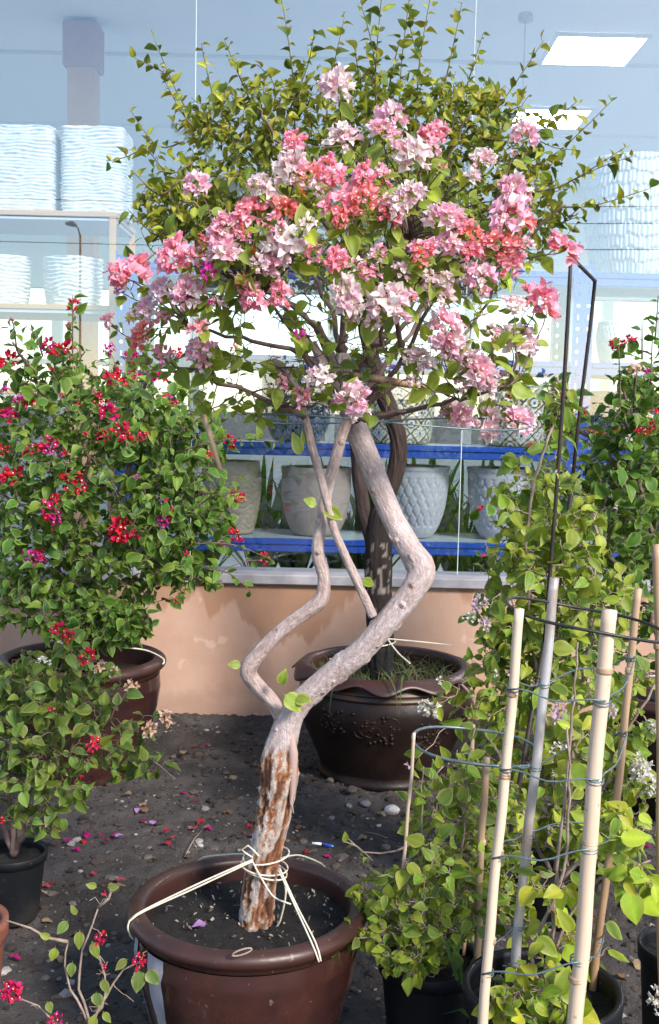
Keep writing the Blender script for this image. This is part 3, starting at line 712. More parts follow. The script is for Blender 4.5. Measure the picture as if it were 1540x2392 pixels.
# ------------------------------------------------------------------ plant builder
UP = Vector((0, 0, 1)); VIEW = Vector((-0.1, -1, 0.25)).normalized()
class Plant:
    def __init__(s, name, label, base, templ, seed, L, twig=None, group=None, cat='plant', view=0.5):
        s.root = thing(name, label, cat, base, group); s.base = Vector(base); s.t = templ; s.rng = np.random.default_rng(seed)
        s.L = L; s.arr = np.zeros((60000, 3)); s.na = 0; s.sk = []; s.skr = []; s.tw = MB(); s.idx = []; s.M = []; s.prio = []; s.twig = twig or M_twig; s.view = view
    def limb(s, pts, r0, r1, step=0.03, sides=6, jit=0.0, skel=True):
        q = smooth_path(pts, step); n = len(q)
        if jit:
            for i in range(1, n - 1): q[i] += s.rng.normal(0, jit, 3)
        s.tw.tube([tuple(p) for p in q], [r0 + (r1 - r0) * i / max(1, n - 1) for i in range(n)], sides)
        if skel: s.sk += [tuple(p) for p in q]
        return q
    def leaf(s, p, d, n, size, k=None):
        d = d.normalized(); n = n - d * n.dot(d)
        n = n.normalized() if n.length > 1e-4 else d.orthogonal().normalized()
        x = d.cross(n); M = Matrix(((x.x, d.x, n.x, 0), (x.y, d.y, n.y, 0), (x.z, d.z, n.z, 0), (0, 0, 0, 1)))
        M = Matrix.Translation(p) @ M @ Matrix.Diagonal((size, size, size, 1))
        s.M.append(np.array(M)); s.idx.append(int(s.rng.integers(len(s.t))) if k is None else k)
        px = project(p); vis = 0 < px[0] < W and 0 < px[1] < H
        vd = (CAM - p); s.prio.append((1 if vis else 0.05) * size / vd.length * (0.3 + abs(n.dot(vd.normalized()))) * (4.0 / max(0.5, p.y)) ** 2)
    def leaves_along(s, q, length, sp, size=1.0, taper=True, droop=0.3):
        rng = s.rng; q = [Vector(p) for p in q]; acc = 0.0; nxt = sp * rng.uniform(0, .6); a = rng.uniform(0, 6.28)
        tot = 0.0
        for i in range(len(q) - 1, 0, -1):
            seg = q[i] - q[i - 1]; l = seg.length
            if l < 1e-6: continue
            td = seg / l
            while nxt <= acc + l and nxt < length:
                p = q[i] - td * (nxt - acc); a += 2.4 + rng.uniform(-.4, .4)
                e1 = td.orthogonal().normalized(); e2 = td.cross(e1); sd_ = e1 * math.cos(a) + e2 * math.sin(a)
                out = (p - s.center).normalized() if s.center is not None else VIEW
                d = sd_ * .95 + td * .5 - UP * droop + Vector(rng.normal(0, .18, 3))
                n = UP * .55 + VIEW * s.view * .8 + out * .3 + Vector(rng.normal(0, .52, 3))
                sz = s.L * size * rng.uniform(.5, 1.35) * (min(1.0, .5 + nxt / (length * .5)) if taper else 1)
                s.leaf(p, d, n, sz); nxt += sp * rng.uniform(.7, 1.35)
            acc += l
            if acc > length: break
    center = None
    def connect(s, e, r0=0.004, r1=0.0012, leaf_len=0.15, sp=0.022, arch=0.15, size=1.0, sides=4, up=0.0, skel=True, wob=0.012, droop=0.3, gap=0.0):
        e = Vector(e); rng = s.rng
        if s.na < len(s.sk): s.arr[s.na:len(s.sk)] = s.sk[s.na:]; s.na = len(s.sk)
        A = s.arr[:s.na]
        dv = A - np.array(e); dist = np.linalg.norm(dv, axis=1) + up * np.maximum(0, A[:, 2] - e.z)
        if gap: dist = np.where(dist < gap, dist + 1, dist)
        j = int(np.argmin(dist)); st = Vector(A[j]); D = (e - st).length
        c = (st + e) / 2 + UP * (arch * D * rng.uniform(.2, 1.4)) + Vector(rng.normal(0, .08, 3)) * D
        n = max(4, int(D / .035)); q = []
        for i in range(n + 1):
            t = i / n; p = st * (1 - t) ** 2 + c * 2 * t * (1 - t) + e * t * t
            if 0 < i < n: p = p + Vector(rng.normal(0, wob * .4, 3))
            q.append(p)
        k = min(1.0, .35 + D * 1.6)
        s.tw.tube(q, [r1 + (r0 * k - r1) * (1 - i / n) for i in range(n + 1)], sides, cap=False)
        if skel: s.sk += [tuple(p) for p in q[1:]]
        if leaf_len > 0: s.leaves_along(q, min(leaf_len, D * .95), sp, size, droop=droop)
        return q
    def fill(s, lobes, n, **kw):
        """twigs to points spread through ellipsoid lobes (px, py, Y, rx, ry, rY, weight)"""
        rng = s.rng; w = np.array([l[6] for l in lobes], float); w /= w.sum(); pts = []
        for _ in range(n):
            l = lobes[rng.choice(len(lobes), p=w)]; u = rng.normal(0, 1, 3); u /= np.linalg.norm(u); u *= rng.uniform(.12, 1) ** .45
            pts.append(P(l[0] + u[0] * l[3], l[1] + u[1] * l[4], l[2] + u[2] * l[5]))
        c = s.center if s.center is not None else s.base
        pts.sort(key=lambda p: (p - Vector(s.sk[0])).length)
        for p in pts: s.connect(p, **kw)
    def flowers(s, items, Yf, leafy=0.10, sp=0.02, **kw):
        """items: (px, py, size px, colour code[, Y])"""
        rng = s.rng
        for it in items:
            px, py, sz, code = it[:4]; Y = it[4] if len(it) > 4 else (Yf(px, py) if callable(Yf) else Yf) + rng.uniform(-.03, .03)
            p = P(px, py, Y); r = S(sz, Y) / 2 * 1.0
            out = (p - s.center).normalized() if s.center is not None else Vector((0, -1, .3))
            ax = (out * .6 + UP * .45 + VIEW * .45 + Vector(rng.normal(0, .15, 3))).normalized()
            s.connect(p - ax * r * .55, leaf_len=leafy, sp=sp, skel=False, **kw)
            sc = 0 if sz < 32 else (1 if sz < 62 else 2)
            me = get_cluster(code, sc, int(rng.integers(3)))
            q = ax.to_track_quat('Z', 'Y').to_matrix().to_4x4()
            stretch = (rng.uniform(1.0, 1.3), rng.uniform(.75, 1.05), rng.uniform(.75, 1.05))
            M = Matrix.Translation(p - ax * r * .35) @ q @ Matrix.Rotation(rng.uniform(0, 6.28), 4, 'Z') @ Matrix.Diagonal((r * stretch[0], r * stretch[1], r * stretch[2], 1))
            link('flower_cluster', me, s.root, M)
    def finish(s, n_obj=150, branch='branches'):
        if s.tw.v: link(branch, s.tw.mesh(branch, s.twig), s.root)
        if not s.M: return
        order = np.argsort(-np.array(s.prio)); top = order[:n_obj]; rest = order[n_obj:]
        for i in top: link('leaf', s.t[s.idx[i]][3], s.root, Matrix(s.M[i].tolist()))
        if len(rest):
            o = link('foliage', merge_instances('foliage', s.t, [s.idx[i] for i in rest], [s.M[i] for i in rest], M_leaf), s.root); o['kind'] = 'stuff'

def trunk_mesh(name, pts, rads, m, colf, sides=40, step=0.008, amp=0.004, freq=(30, 9), seed=0.0, rough=None):
    """tapered bark-covered tube; pts with radii interpolated smoothly, surface broken by noise"""
    q = smooth_path([tuple(p) + (r,) for p, r in zip(pts, rads)], step)
    C = [Vector(a[:3]) for a in q]; Rr = [float(a[3]) for a in q]; n = len(C)
    v, f = tube_geo(C, 1.0, sides); cols = []; out = []; s = 0.0
    for i in range(n):
        if i: s += (C[i] - C[i - 1]).length
        for k in range(sides):
            d = (v[i * sides + k] - C[i]).normalized(); a = 2 * math.pi * k / sides
            ca, sa = math.cos(a), math.sin(a)
            h, col = colf(ca, sa, s, i / (n - 1), C[i])
            out.append(C[i] + d * (Rr[i] + h)); cols.append(col)
    me = mesh_np(name, [tuple(p) for p in out], f, m, cols)
    at = me.attributes.new('Tc', 'FLOAT_VECTOR', 'POINT'); L_ = np.concatenate([[0], np.cumsum([(C[i] - C[i - 1]).length for i in range(1, n)])]); tw = []
    for i in range(n):
        for k in range(sides):
            a = 2 * math.pi * k / sides; tw.append((Rr[i] * math.cos(a + L_[i] * 3) + seed, Rr[i] * math.sin(a + L_[i] * 3), L_[i]))
    at.data.foreach_set('vector', np.array(tw, dtype=np.float32).ravel())
    return me, C, Rr

# ------------------------------------------------------------------ pots for the outdoor plants
def soil_disc(r, z, c, seed, amp=0.012):
    prof = [(0.0005, z)] + [(r * t, z) for t in np.linspace(.08, 1, 14)]
    return lathe_mesh('soil', prof, M_soil, 48, c, lambda a, rr, zz, t: (rr, zz + amp * fn(rr * math.cos(a) + seed, rr * math.sin(a), seed, 22)))
def glazed_pot(name, label, c, r, h, m, mrim=None, body=None, group=None, soilz=0.86, wavy_lip=False):
    t = thing(name, label, 'pot', c, group)
    if not wavy_lip:
        rim = [(r * .93, h * .865), (r * .955, h * .895), (r * 1.0, h * .925), (r * 1.01, h * .955), (r * .985, h * .985), (r * .93, h), (r * .875, h * .99), (r * .855, h * .96), (r * .86, h * .80)]
        bodyp = body or [(0, 0.002), (r * .60, 0.002), (r * .66, h * .05), (r * .80, h * .3), (r * .915, h * .6), (r * .95, h * .76), (r * .935, h * .86)]
        wob = lambda a, rr, z, tt: (rr * (1 + .006 * math.sin(2 * a + 1)) + .0015 * fn(math.cos(a) * 2, math.sin(a) * 2, z * 30), z)
        link('body', lathe_mesh('body', densify(bodyp, .01), m, 96, c, wob), t)
        link('rim', lathe_mesh('rim', [(float(q[0]), float(q[1])) for q in smooth_path([(x, z, 0) for x, z in rim], .006)], mrim or m, 96, c, wob), t)
        link('soil', soil_disc(r * .865, h * soilz, c, c[0] * 3 + 1), t)
    return t
def nursery_pot(label, c, r, h, group='black plastic nursery pots', name='nursery_pot'):
    t = thing(name, label, 'pot', c, group)
    pr = [(0, .002), (r * .72, .002), (r * .74, .01), (r * .93, h * .86), (r * .935, h * .87), (r * 1.0, h * .875), (r * 1.02, h * .99), (r * 1.0, h), (r * .93, h * .99), (r * .91, h * .8)]
    link('body', lathe_mesh('body', densify(pr, .012), M_plastic, 64, c), t)
    link('soil', soil_disc(r * .93, h * .88, c, c[1] * 2), t)
    return t

# ================================================================== the front pot and the pink tree
FY = 2.62
fc = P(581, 2100, FY); FR, FH = 0.288, fc.z
fpot = glazed_pot('glazed_pot', 'brown glazed pot in front holding the pink-flowered tree', (fc.x, FY, 0), FR, FH, M_glaze, M_glazerim, group='big glazed pots')
# sky reflection painted as pale bluish streaks down the left of the body
M_reflection = mat('painted_reflection', (0.46, 0.48, 0.55), (0.30, 0.30, 0.36), nscale=30, rough=.45, stretch=(1, 1, .2))
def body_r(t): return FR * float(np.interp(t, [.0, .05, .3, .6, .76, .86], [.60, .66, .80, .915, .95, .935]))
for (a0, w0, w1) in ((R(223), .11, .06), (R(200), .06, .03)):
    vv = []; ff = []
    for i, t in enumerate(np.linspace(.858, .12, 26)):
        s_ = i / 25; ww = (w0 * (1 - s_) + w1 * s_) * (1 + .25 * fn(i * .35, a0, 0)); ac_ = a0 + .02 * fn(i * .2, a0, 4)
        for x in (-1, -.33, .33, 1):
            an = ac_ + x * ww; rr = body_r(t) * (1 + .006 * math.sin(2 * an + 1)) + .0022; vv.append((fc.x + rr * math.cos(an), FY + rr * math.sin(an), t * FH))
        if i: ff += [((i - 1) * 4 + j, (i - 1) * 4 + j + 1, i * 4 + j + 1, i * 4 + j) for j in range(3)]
    link('painted_reflection', mesh_np('painted_reflection', vv, ff, M_reflection), fpot)
# bits on the potting soil
rng = np.random.default_rng(5); b = MB()
for k in range(230):
    a = rng.uniform(0, 6.283); r = .23 * math.sqrt(rng.random()); x, y = fc.x + r * math.cos(a), FY + r * math.sin(a); z = FH * .86 + .006 + rng.uniform(0, .008); s_ = rng.uniform(.003, .009)
    e = Vector(rng.normal(0, 1, 3)).normalized() * s_; g = Vector(rng.normal(0, 1, 3)).normalized() * s_ * .5
    p = Vector((x, y, z)); w = rng.uniform(.04, .4)
    b.add([p - e, p + g, p + e, p - g + UP * .002], [(0, 1, 2, 3)], (w, w * .85, w * .68))
o = link('soil_bits', b.mesh('soil_bits', mat('bark_chip', attr=True, rough=.9), False), fpot); o['kind'] = 'stuff'
# fired bump and small white loop stuck on the rim
b = MB(); q0 = P(566, 2222, FY - .296); b.tube([q0 + Vector((.021 * math.cos(t), -.004, .006 * math.sin(t) + .012 * math.cos(t) * .6)) for t in np.linspace(0, 6.28, 20)[:-1]], .002, 6, closed=True)
o = link('plastic_loop', b.mesh('plastic_loop', M_twigpale)); tag(o, 'small pale loop of cord on the front pot rim', 'cord')

SP_main = species(11, [(0.22, 0.29, 0.035), (0.18, 0.25, 0.03), (0.29, 0.33, 0.04), (0.13, 0.20, 0.03)], (0.42, 0.44, 0.09))
tb = P(604, 2128, FY)
main = Plant('pink_bougainvillea', 'crooked pale-trunked small tree with pink and coral flower heads in front pot', (tb.x, FY, FH * .8), SP_main, 21, 0.043, group='bougainvilleas', cat='tree', view=.45)
TP = [(598, 2160, 2.62, .041), (607, 2060, 2.615, .037), (628, 1960, 2.61, .037), (645, 1870, 2.605, .040), (653, 1800, 2.60, .044), (660, 1735, 2.60, .037), (690, 1655, 2.595, .030), (757, 1590, 2.58, .0275),
      (845, 1520, 2.56, .0275), (915, 1440, 2.55, .0275), (965, 1378, 2.55, .029), (984, 1330, 2.56, .032), (953, 1275, 2.58, .028), (915, 1205, 2.60, .0265), (880, 1120, 2.63, .0265), (850, 1045, 2.66, .027), (825, 975, 2.69, .026), (805, 900, 2.71, .023), (800, 830, 2.73, .019)]
def main_bark(ca, sa, s, t, c):
    lowk = max(0.0, min(1.0, (0.475 + .03 * fn(ca * 1.5, sa * 1.5, 3) - s) / 0.03))
    n1 = ffn(ca * .9, sa * .9, s * 5, 2.2, 4); n2 = ffn(ca * 1.2 + 5, sa * 1.2, s * 14, 3.5, 4); st = ffn(ca * 6, sa * 6, s * 3.5, 2.0, 3)
    # smooth upper bark: pinkish grey with fine lenticel lines
    g = .5 + .5 * ffn(ca * 1.0, sa * 1.0, s * 7, 2.5, 4)
    up_col = np.array((0.46, 0.35, 0.33)) * (1 - g) + np.array((0.62, 0.53, 0.52)) * g
    fine = fn(ca * 3 + s * 20, sa * 3, s * 60, 2.2)
    uh = .0012 * fine + .0015 * n1 + (.0035 if fn(ca * 1.3 + 9, sa * 1.3, s * 11, 2.0) > .52 else 0)
    if fine > .35: up_col = up_col * 1.2
    # peeling lower bark: white-grey skin over orange-brown strips
    layer = ffn(ca * 1.0 + 2, sa * 1.0, s * 5.5, 2.2, 5) + .45 * n2
    if layer > .12: col = np.array((0.50, 0.42, 0.37)) * (1 + .35 * n2); h = .0035 + .002 * n2
    elif layer > -.22: col = np.array((0.36, 0.155, 0.065)) * (1 + .7 * st); h = .001 + .003 * st
    else: col = np.array((0.15, 0.055, 0.028)) * (1 + .5 * st); h = -.003 + .002 * st
    col = np.clip(col, .02, .8)
    return uh * (1 - lowk) + h * lowk, tuple(up_col * (1 - lowk) + col * lowk)
tm, tC, tR = trunk_mesh('trunk', [P(a, b_, c) for a, b_, c, r in TP], [r for *_, r in TP], M_bark, main_bark, 56, .006)
trunk = link('trunk', tm, main.root)
def stem_bark(ca, sa, s, t, c):
    g = .5 + .5 * ffn(ca + 3, sa, s * 6, 2.5, 4); fine = fn(ca * 3 + s * 14, sa * 3, s * 50, 2.2)
    col = np.array((0.40, 0.28, 0.25)) * (1 - g) + np.array((0.58, 0.47, 0.45)) * g
    if fn(ca * 1.3 + 4, sa * 1.3, s * 10, 2.0) > .5: col = np.array((.62, .55, .48))
    return .0012 * fine + .0016 * ffn(ca, sa, s * 5, 2.5, 3), tuple(col)
S2 = [(668, 1700, 2.60, .017), (640, 1645, 2.60, .018), (598, 1598, 2.59, .0185), (580, 1565, 2.58, .020), (607, 1525, 2.575, .018), (650, 1480, 2.57, .017), (700, 1440, 2.565, .0165), (748, 1402, 2.56, .018), (757, 1350, 2.56, .015), (743, 1290, 2.56, .014), (752, 1210, 2.57, .0135), (772, 1120, 2.60, .0135), (795, 1030, 2.63, .013), (812, 960, 2.66, .012), (770, 880, 2.68, .012), (730, 800, 2.66, .009)]
me, c2, _ = trunk_mesh('side_stem', [P(a, b_, c) for a, b_, c, r in S2], [r for *_, r in S2], M_bark, stem_bark, 28, .008); link('side_stem', me, main.root)
S3 = [(872, 1440, 2.53, .011), (845, 1380, 2.53, .010), (812, 1310, 2.53, .010), (782, 1240, 2.53, .0095), (765, 1175, 2.53, .0095), (748, 1110, 2.53, .009), (728, 1040, 2.53, .009), (714, 975, 2.52, .0085), (690, 900, 2.50, .007), (640, 840, 2.48, .005)]
me, c3, _ = trunk_mesh('side_stem', [P(a, b_, c) for a, b_, c, r in S3], [r for *_, r in S3], M_bark, stem_bark, 20, .008); link('side_stem', me, main.root)
# peeling bark strip on the right of the lower trunk, pruning stubs
b = MB(); b.tube([P(680, 1700, 2.575), P(685, 1760, 2.575), P(684, 1830, 2.575), P(680, 1875, 2.575), P(686, 1900, 2.57)], [.005, .012, .009, .004, .0015], 8, c=(0.42, 0.30, 0.26)); link('bark_strip', b.mesh('bark_strip', M_bark), main.root)
b = MB(); b.tube([P(985, 1332, 2.545), P(1000, 1326, 2.535), P(1006, 1322, 2.53)], [.016, .008, .004], 10, c=(0.5, 0.4, 0.37)); link('stub', b.mesh('stub', M_bark), main.root)
kr = np.random.default_rng(12)
for (cl, rl, lo_, n_) in ((tC, tR, 60, 11), (c2, None, 12, 9)):          # pruning scars and leaf-base knots
    for j in range(n_):
        i_ = int(lo_ + (len(cl) - lo_ - 20) * (j + kr.uniform(.1, .9)) / n_); p_ = cl[i_]; td_ = (cl[i_ + 1] - cl[i_ - 1]).normalized(); r_ = (rl[i_] if rl else .015)
        o_ = Vector((kr.normal(0, 1), -1.1, kr.normal(0, .5))); o_ = (o_ - td_ * o_.dot(td_)).normalized(); w_ = kr.uniform(.0025, .0055) * (1.2 if rl else .9)
        b = MB(); b.tube([p_ + o_ * (r_ * .85), p_ + o_ * (r_ + .0012), p_ + o_ * (r_ + .0028), p_ + o_ * (r_ + .001)], [w_ * 1.7, w_ * 1.25, w_ * .8, w_ * .3], 10, c=(0.58, 0.47, 0.43) if j % 2 else (0.40, 0.29, 0.25)); link('knot', b.mesh('knot', M_bark), main.root)
main.center = P(800, 760, 2.75)
for cc in (tC[-30:], c2[-18:], c3[-16:]): main.sk += [tuple(p) for p in cc[::3]]
limbs = [[(805, 900, 2.71), (700, 830, 2.62), (560, 790, 2.5), (440, 760, 2.45)], [(800, 830, 2.73), (690, 720, 2.7), (560, 640, 2.62), (450, 600, 2.55)], [(800, 830, 2.73), (760, 690, 2.8), (690, 560, 2.8), (620, 470, 2.75)],
         [(800, 830, 2.73), (800, 680, 2.7), (810, 520, 2.75), (800, 380, 2.75)], [(805, 900, 2.71), (900, 760, 2.75), (940, 600, 2.8), (950, 450, 2.75)], [(825, 960, 2.68), (930, 860, 2.6), (1010, 720, 2.55), (1080, 600, 2.55)],
         [(825, 960, 2.68), (960, 880, 2.7), (1100, 760, 2.75), (1190, 620, 2.75)], [(830, 985, 2.66), (950, 960, 2.5), (1080, 930, 2.4), (1190, 900, 2.4)], [(805, 900, 2.71), (880, 800, 2.5), (900, 720, 2.38)], [(812, 960, 2.66), (730, 860, 2.5), (640, 720, 2.4), (580, 690, 2.36)],
         [(714, 975, 2.52), (620, 930, 2.45), (520, 900, 2.45), (420, 860, 2.5)], [(800, 830, 2.73), (840, 640, 3.0), (900, 480, 3.05)], [(825, 960, 2.68), (1010, 700, 2.95), (1130, 520, 2.95)], [(805, 900, 2.71), (650, 700, 2.95), (540, 560, 2.9)], [(945, 850, 2.6), (925, 700, 2.48), (960, 560, 2.45)]]
for l in limbs: main.limb([P(*q) for q in l], .0075, .003, jit=.005)
FL_main = [(788, 188, 95, 'w'), (910, 262, 78, 'p'), (800, 308, 82, 'q'), (687, 328, 62, 'c'), (1016, 305, 72, 'c'), (957, 350, 100, 'q'), (1232, 310, 78, 'p'), (1130, 365, 65, 'w'), (1200, 358, 28, 'q'), (680, 390, 100, 'w'), (770, 395, 95, 'p'), (720, 402, 60, 'c'), (850, 408, 75, 'c'), (902, 408, 60, 'c'),
    (1108, 410, 55, 'w'), (455, 427, 68, 'p'), (617, 442, 74, 'w'), (1198, 435, 85, 'p'), (1215, 440, 60, 'q'), (965, 440, 65, 'q'), (795, 472, 92, 'p'), (850, 460, 80, 'c'), (580, 490, 80, 'p'), (670, 480, 75, 'c'), (640, 518, 58, 'c'), (525, 525, 84, 'p'), (510, 545, 60, 'c'), (915, 495, 62, 'p'), (1040, 500, 88, 'q'), (1065, 515, 60, 'p'),
    (1190, 492, 112, 'p'), (1215, 505, 80, 'c'), (1100, 540, 58, 'c'), (1325, 570, 88, 'p'), (405, 590, 95, 'c'), (440, 595, 60, 'p'), (520, 580, 85, 'p'), (480, 585, 50, 'p'), (655, 560, 98, 'w'), (635, 602, 86, 'q'), (605, 610, 50, 'w'), (730, 590, 60, 'c'), (485, 630, 50, 'm'), (990, 575, 66, 'c'), (985, 600, 50, 'c'), (1095, 580, 64, 'p'),
    (1165, 570, 95, 'c'), (1195, 605, 80, 'p'), (300, 628, 108, 'p'), (270, 635, 55, 'c'), (863, 628, 58, 'c'), (1020, 668, 92, 'w'), (1125, 640, 92, 'q'), (1095, 635, 60, 'w'), (370, 670, 66, 'p'), (435, 675, 84, 'p'), (440, 700, 36, 'm'), (590, 690, 68, 'p'), (650, 682, 62, 'c'), (815, 685, 92, 'w'), (915, 698, 100, 'q'), (880, 705, 62, 'w'), (950, 690, 50, 'p'),
    (1265, 690, 92, 'c'), (1290, 705, 50, 'p'), (1205, 705, 62, 'w'), (250, 745, 46, 'p'), (340, 718, 62, 'p'), (325, 782, 68, 'c'), (460, 760, 58, 'c'), (510, 705, 42, 'p'), (703, 783, 36, 'm'), (870, 750, 52, 'w'), (820, 745, 26, 'p'), (1045, 765, 105, 'q'), (1065, 800, 70, 'w'), (1220, 785, 90, 'q'), (1155, 770, 36, 'p'), (380, 822, 58, 'p'), (468, 843, 52, 'p'),
    (345, 870, 30, 'h'), (742, 875, 66, 'w'), (1115, 855, 105, 'q'), (1135, 880, 75, 'w'), (980, 835, 66, 'w'), (832, 928, 85, 'q'), (835, 955, 60, 'q'), (705, 925, 52, 'c'), (660, 890, 36, 'c'), (1190, 910, 40, 'c'), (968, 890, 36, 'w'), (1070, 965, 88, 'q'), (1150, 985, 90, 'q'), (1220, 975, 76, 'q'), (547, 810, 26, 'c'), (485, 955, 28, 'h'), (1035, 388, 28, 'p'), (1235, 825, 52, 'w'),
    (780, 935, 24, 'c'), (600, 585, 34, 'o'), (705, 447, 22, 'o'), (560, 655, 40, 'c'), (1000, 640, 36, 'w'), (1230, 450, 40, 'p'), (490, 705, 26, 'm')]
def main_Y(px, py):
    u = ((px - 790) / 600) ** 2 + ((py - 600) / 480) ** 2
    return 2.72 - .58 * math.sqrt(max(0, 1 - u))
_r = random.Random(4)
FL_main = [(a, b_, s_, ('p' if k_ == 'c' and _r.random() < .6 else 'q' if k_ == 'p' and _r.random() < .42 else 'w' if k_ == 'q' and _r.random() < .3 else k_)) for a, b_, s_, k_ in FL_main]
extra = []
while len(extra) < 36:                                        # smaller heads between the big ones
    a, b_, s_, k_ = FL_main[_r.randrange(len(FL_main))]
    if s_ < 50: continue
    an = _r.uniform(0, 6.283); a2, b2 = a + math.cos(an) * s_ * _r.uniform(.55, 1.0), b_ + math.sin(an) * s_ * _r.uniform(.4, .8)
    if ((a2 - 795) / 545) ** 2 + ((b2 - 610) / 425) ** 2 < 1 and not (b2 > 840 and a2 < 1000): extra.append((a2, b2, _r.uniform(34, 66), k_ if _r.random() < .6 else _r.choice('pqwq')))
FL_main = FL_main + extra
main.flowers(FL_main, main_Y, leafy=.09, sp=.021, r0=.004, up=.3, arch=.1, size=1.0, droop=.5)
main.fill([(700, 720, 2.62, 330, 200, .25, 3), (1000, 700, 2.62, 260, 240, .25, 3), (420, 780, 2.6, 150, 120, .15, 1.2), (800, 470, 2.75, 330, 200, .25, 3), (560, 900, 2.5, 170, 80, .15, 1.3), (1130, 800, 2.55, 130, 170, .2, 1.2), (800, 850, 2.5, 330, 90, .2, 1.0), (800, 620, 2.6, 460, 310, .2, 3)], 270, r0=.0032, leaf_len=.085, sp=.024, arch=.12, droop=.45)
main.fill([(840, 760, 2.62, 360, 230, .3, 1)], 190, r0=.003, leaf_len=0, arch=.3, wob=.03)        # bare twigs seen through the crown
for (px, py, sz, aa) in ((755, 1187, .045, -.5), (742, 1180, .03, 2.7), (655, 1600, .035, 1.2), (663, 1620, .05, -.6), (685, 1628, .04, -.2), (565, 1555, .03, 2.9), (845, 1355, .03, -.2), (705, 1065, .05, 2.0), (715, 1040, .04, 1.7)):
    main.leaf(P(px, py, 2.53), Vector((math.cos(aa), -.3, math.sin(aa))), Vector((0, -1, .5)), sz * 1.1)
main.finish(300)

# cord tying the trunk to the pot
def cord(name, label, paths, r=.0022, m=None, cat='twine'):
    b = MB()
    for p in paths: b.tube(smooth_path([tuple(q) for q in p], .012), r, 6)
    o = link(name, b.mesh(name, m or M_string)); return tag(o, label, cat)
Yk = FY - .055
def loop_round(px, py, Y, r, tilt=0.0, n=24):
    c = P(px, py, Y); return [c + Vector((r * math.cos(t), r * math.sin(t), tilt * math.cos(t))) for t in np.linspace(0, 6.2832, n)]
def rim_pt(px, Y=None):  # point on the front pot's rim above a picture column; front half
    x = P(px, 2150, FY).x; return x
def on_rim(ang, dz=0.0, k=.96): return Vector((fc.x + FR * k * math.cos(ang), FY + FR * k * math.sin(ang), FH + .003 + dz))
kn = P(590, 2012, Yk); kn2 = P(650, 2030, Yk)
cord('binding_twine', 'cream cord tying the pale trunk to the front pot rim', [
    [kn, (kn + on_rim(R(203))) / 2 + UP * .0, on_rim(R(203)), on_rim(R(203), -.03, 1.03), on_rim(R(204), -.055, .99)],
    [kn + UP * .004, (kn + on_rim(R(202))) / 2 + UP * .006, on_rim(R(202)), on_rim(R(202), -.03, 1.03)],
    [kn2, (kn2 + on_rim(R(305))) / 2, on_rim(R(305)), on_rim(R(306), -.035, 1.035)],
    [kn2 + Vector((.003, 0, .003)), (kn2 + on_rim(R(307))) / 2, on_rim(R(307)), on_rim(R(307), -.035, 1.035)],
    [kn, P(575, 1995, FY + .02), on_rim(R(120)), on_rim(R(121), -.03, 1.03)],
    [P(655, 2005, FY), P(700, 1998, FY + .1), on_rim(R(50)), on_rim(R(50), -.03, 1.03)],
    loop_round(622, 1998, FY - .004, .056, .008), loop_round(618, 2030, FY - .002, .055, -.014), loop_round(618, 2022, FY - .002, .057, -.006),
    [kn, P(610, 2050, Yk - .01), P(640, 2095, Yk - .02), P(680, 2112, Yk - .03)], [kn2, P(668, 2080, Yk - .03), P(655, 2150, Yk - .01), P(645, 2165, Yk)],
    [kn + UP * .01, P(565, 1985, Yk), P(580, 1975, Yk), P(605, 2000, Yk - .01)]])
# wire hoop and canes in the crown
hc = P(905, 985, 2.62)
b = MB(); b.tube([hc + Vector((.33 * math.cos(t), .23 * math.sin(t), .012 * math.sin(2 * t))) for t in np.linspace(0, 6.2832, 60)[:-1]], .0022, 6, closed=True)
o = link('wire_hoop', b.mesh('wire_hoop', M_wire)); tag(o, 'thin grey wire hoop round the underside of the pink crown', 'wire')
b = MB(); b.tube([P(468, 940, 2.5), P(490, 1015, 2.5), P(515, 1098, 2.5)], [.0055, .006, .0055], 10)
o = link('cane', b.mesh('cane', M_bamboodark)); tag(o, 'short split brown cane dangling at the left of the pink crown', 'cane')
b = MB(); b.tube([P(780, 872, 2.56), P(900, 888, 2.54), P(1050, 915, 2.52)], [.010, .009, .007], 8)
o = link('cane', b.mesh('cane', M_bamboodark)); tag(o, 'level brown cane running through the lower pink crown', 'cane')
# ================================================================== the back pot and the green tree
BYY = 4.85
bc = P(900, 1545, BYY); BR, BH = 0.385, bc.z
bpot = thing('dragon_pot', 'dark wavy-lipped pot with moulded relief holding the tall green tree', 'pot', (bc.x, BYY, 0), 'big glazed pots')
bp = [(0, .002), (BR * .70, .002), (BR * .74, .03), (BR * .72, .05), (BR * .80, BH * .25), (BR * .97, BH * .55), (BR * 1.0, BH * .70), (BR * .965, BH * .80)]
link('body', lathe_mesh('body', [(float(q[0]), float(q[1])) for q in smooth_path([(x, z, 0) for x, z in bp], .012)], M_glazedark, 96, (bc.x, BYY, 0)), bpot)
nk = [(BR * .963, BH * .80), (BR * .985, BH * .815), (BR * .985, BH * .83), (BR * .955, BH * .845), (BR * .97, BH * .86), (BR * .97, BH * .875), (BR * .94, BH * .89), (BR * .93, BH * .96)]
link('neck', lathe_mesh('neck', nk, mat('glazed_amber', (0.06, 0.023, 0.009), (0.02, 0.009, 0.007), nscale=7, rough=.45), 96, (bc.x, BYY, 0)), bpot)
def lip(a, rr, z, t):
    k = max(0, min(1, (rr / BR - .93) / .13)); w = math.sin(a * 11 + .6)
    return rr + .012 * k * w, z - .030 * k * (0.5 + .5 * w)
rm = [(BR * .93, BH * .955), (BR * 1.0, BH * .955), (BR * 1.06, BH * .945), (BR * 1.065, BH * .96), (BR * 1.0, BH * .99), (BR * .93, BH * 1.0), (BR * .87, BH * .99), (BR * .85, BH * .95), (BR * .86, BH * .75)]
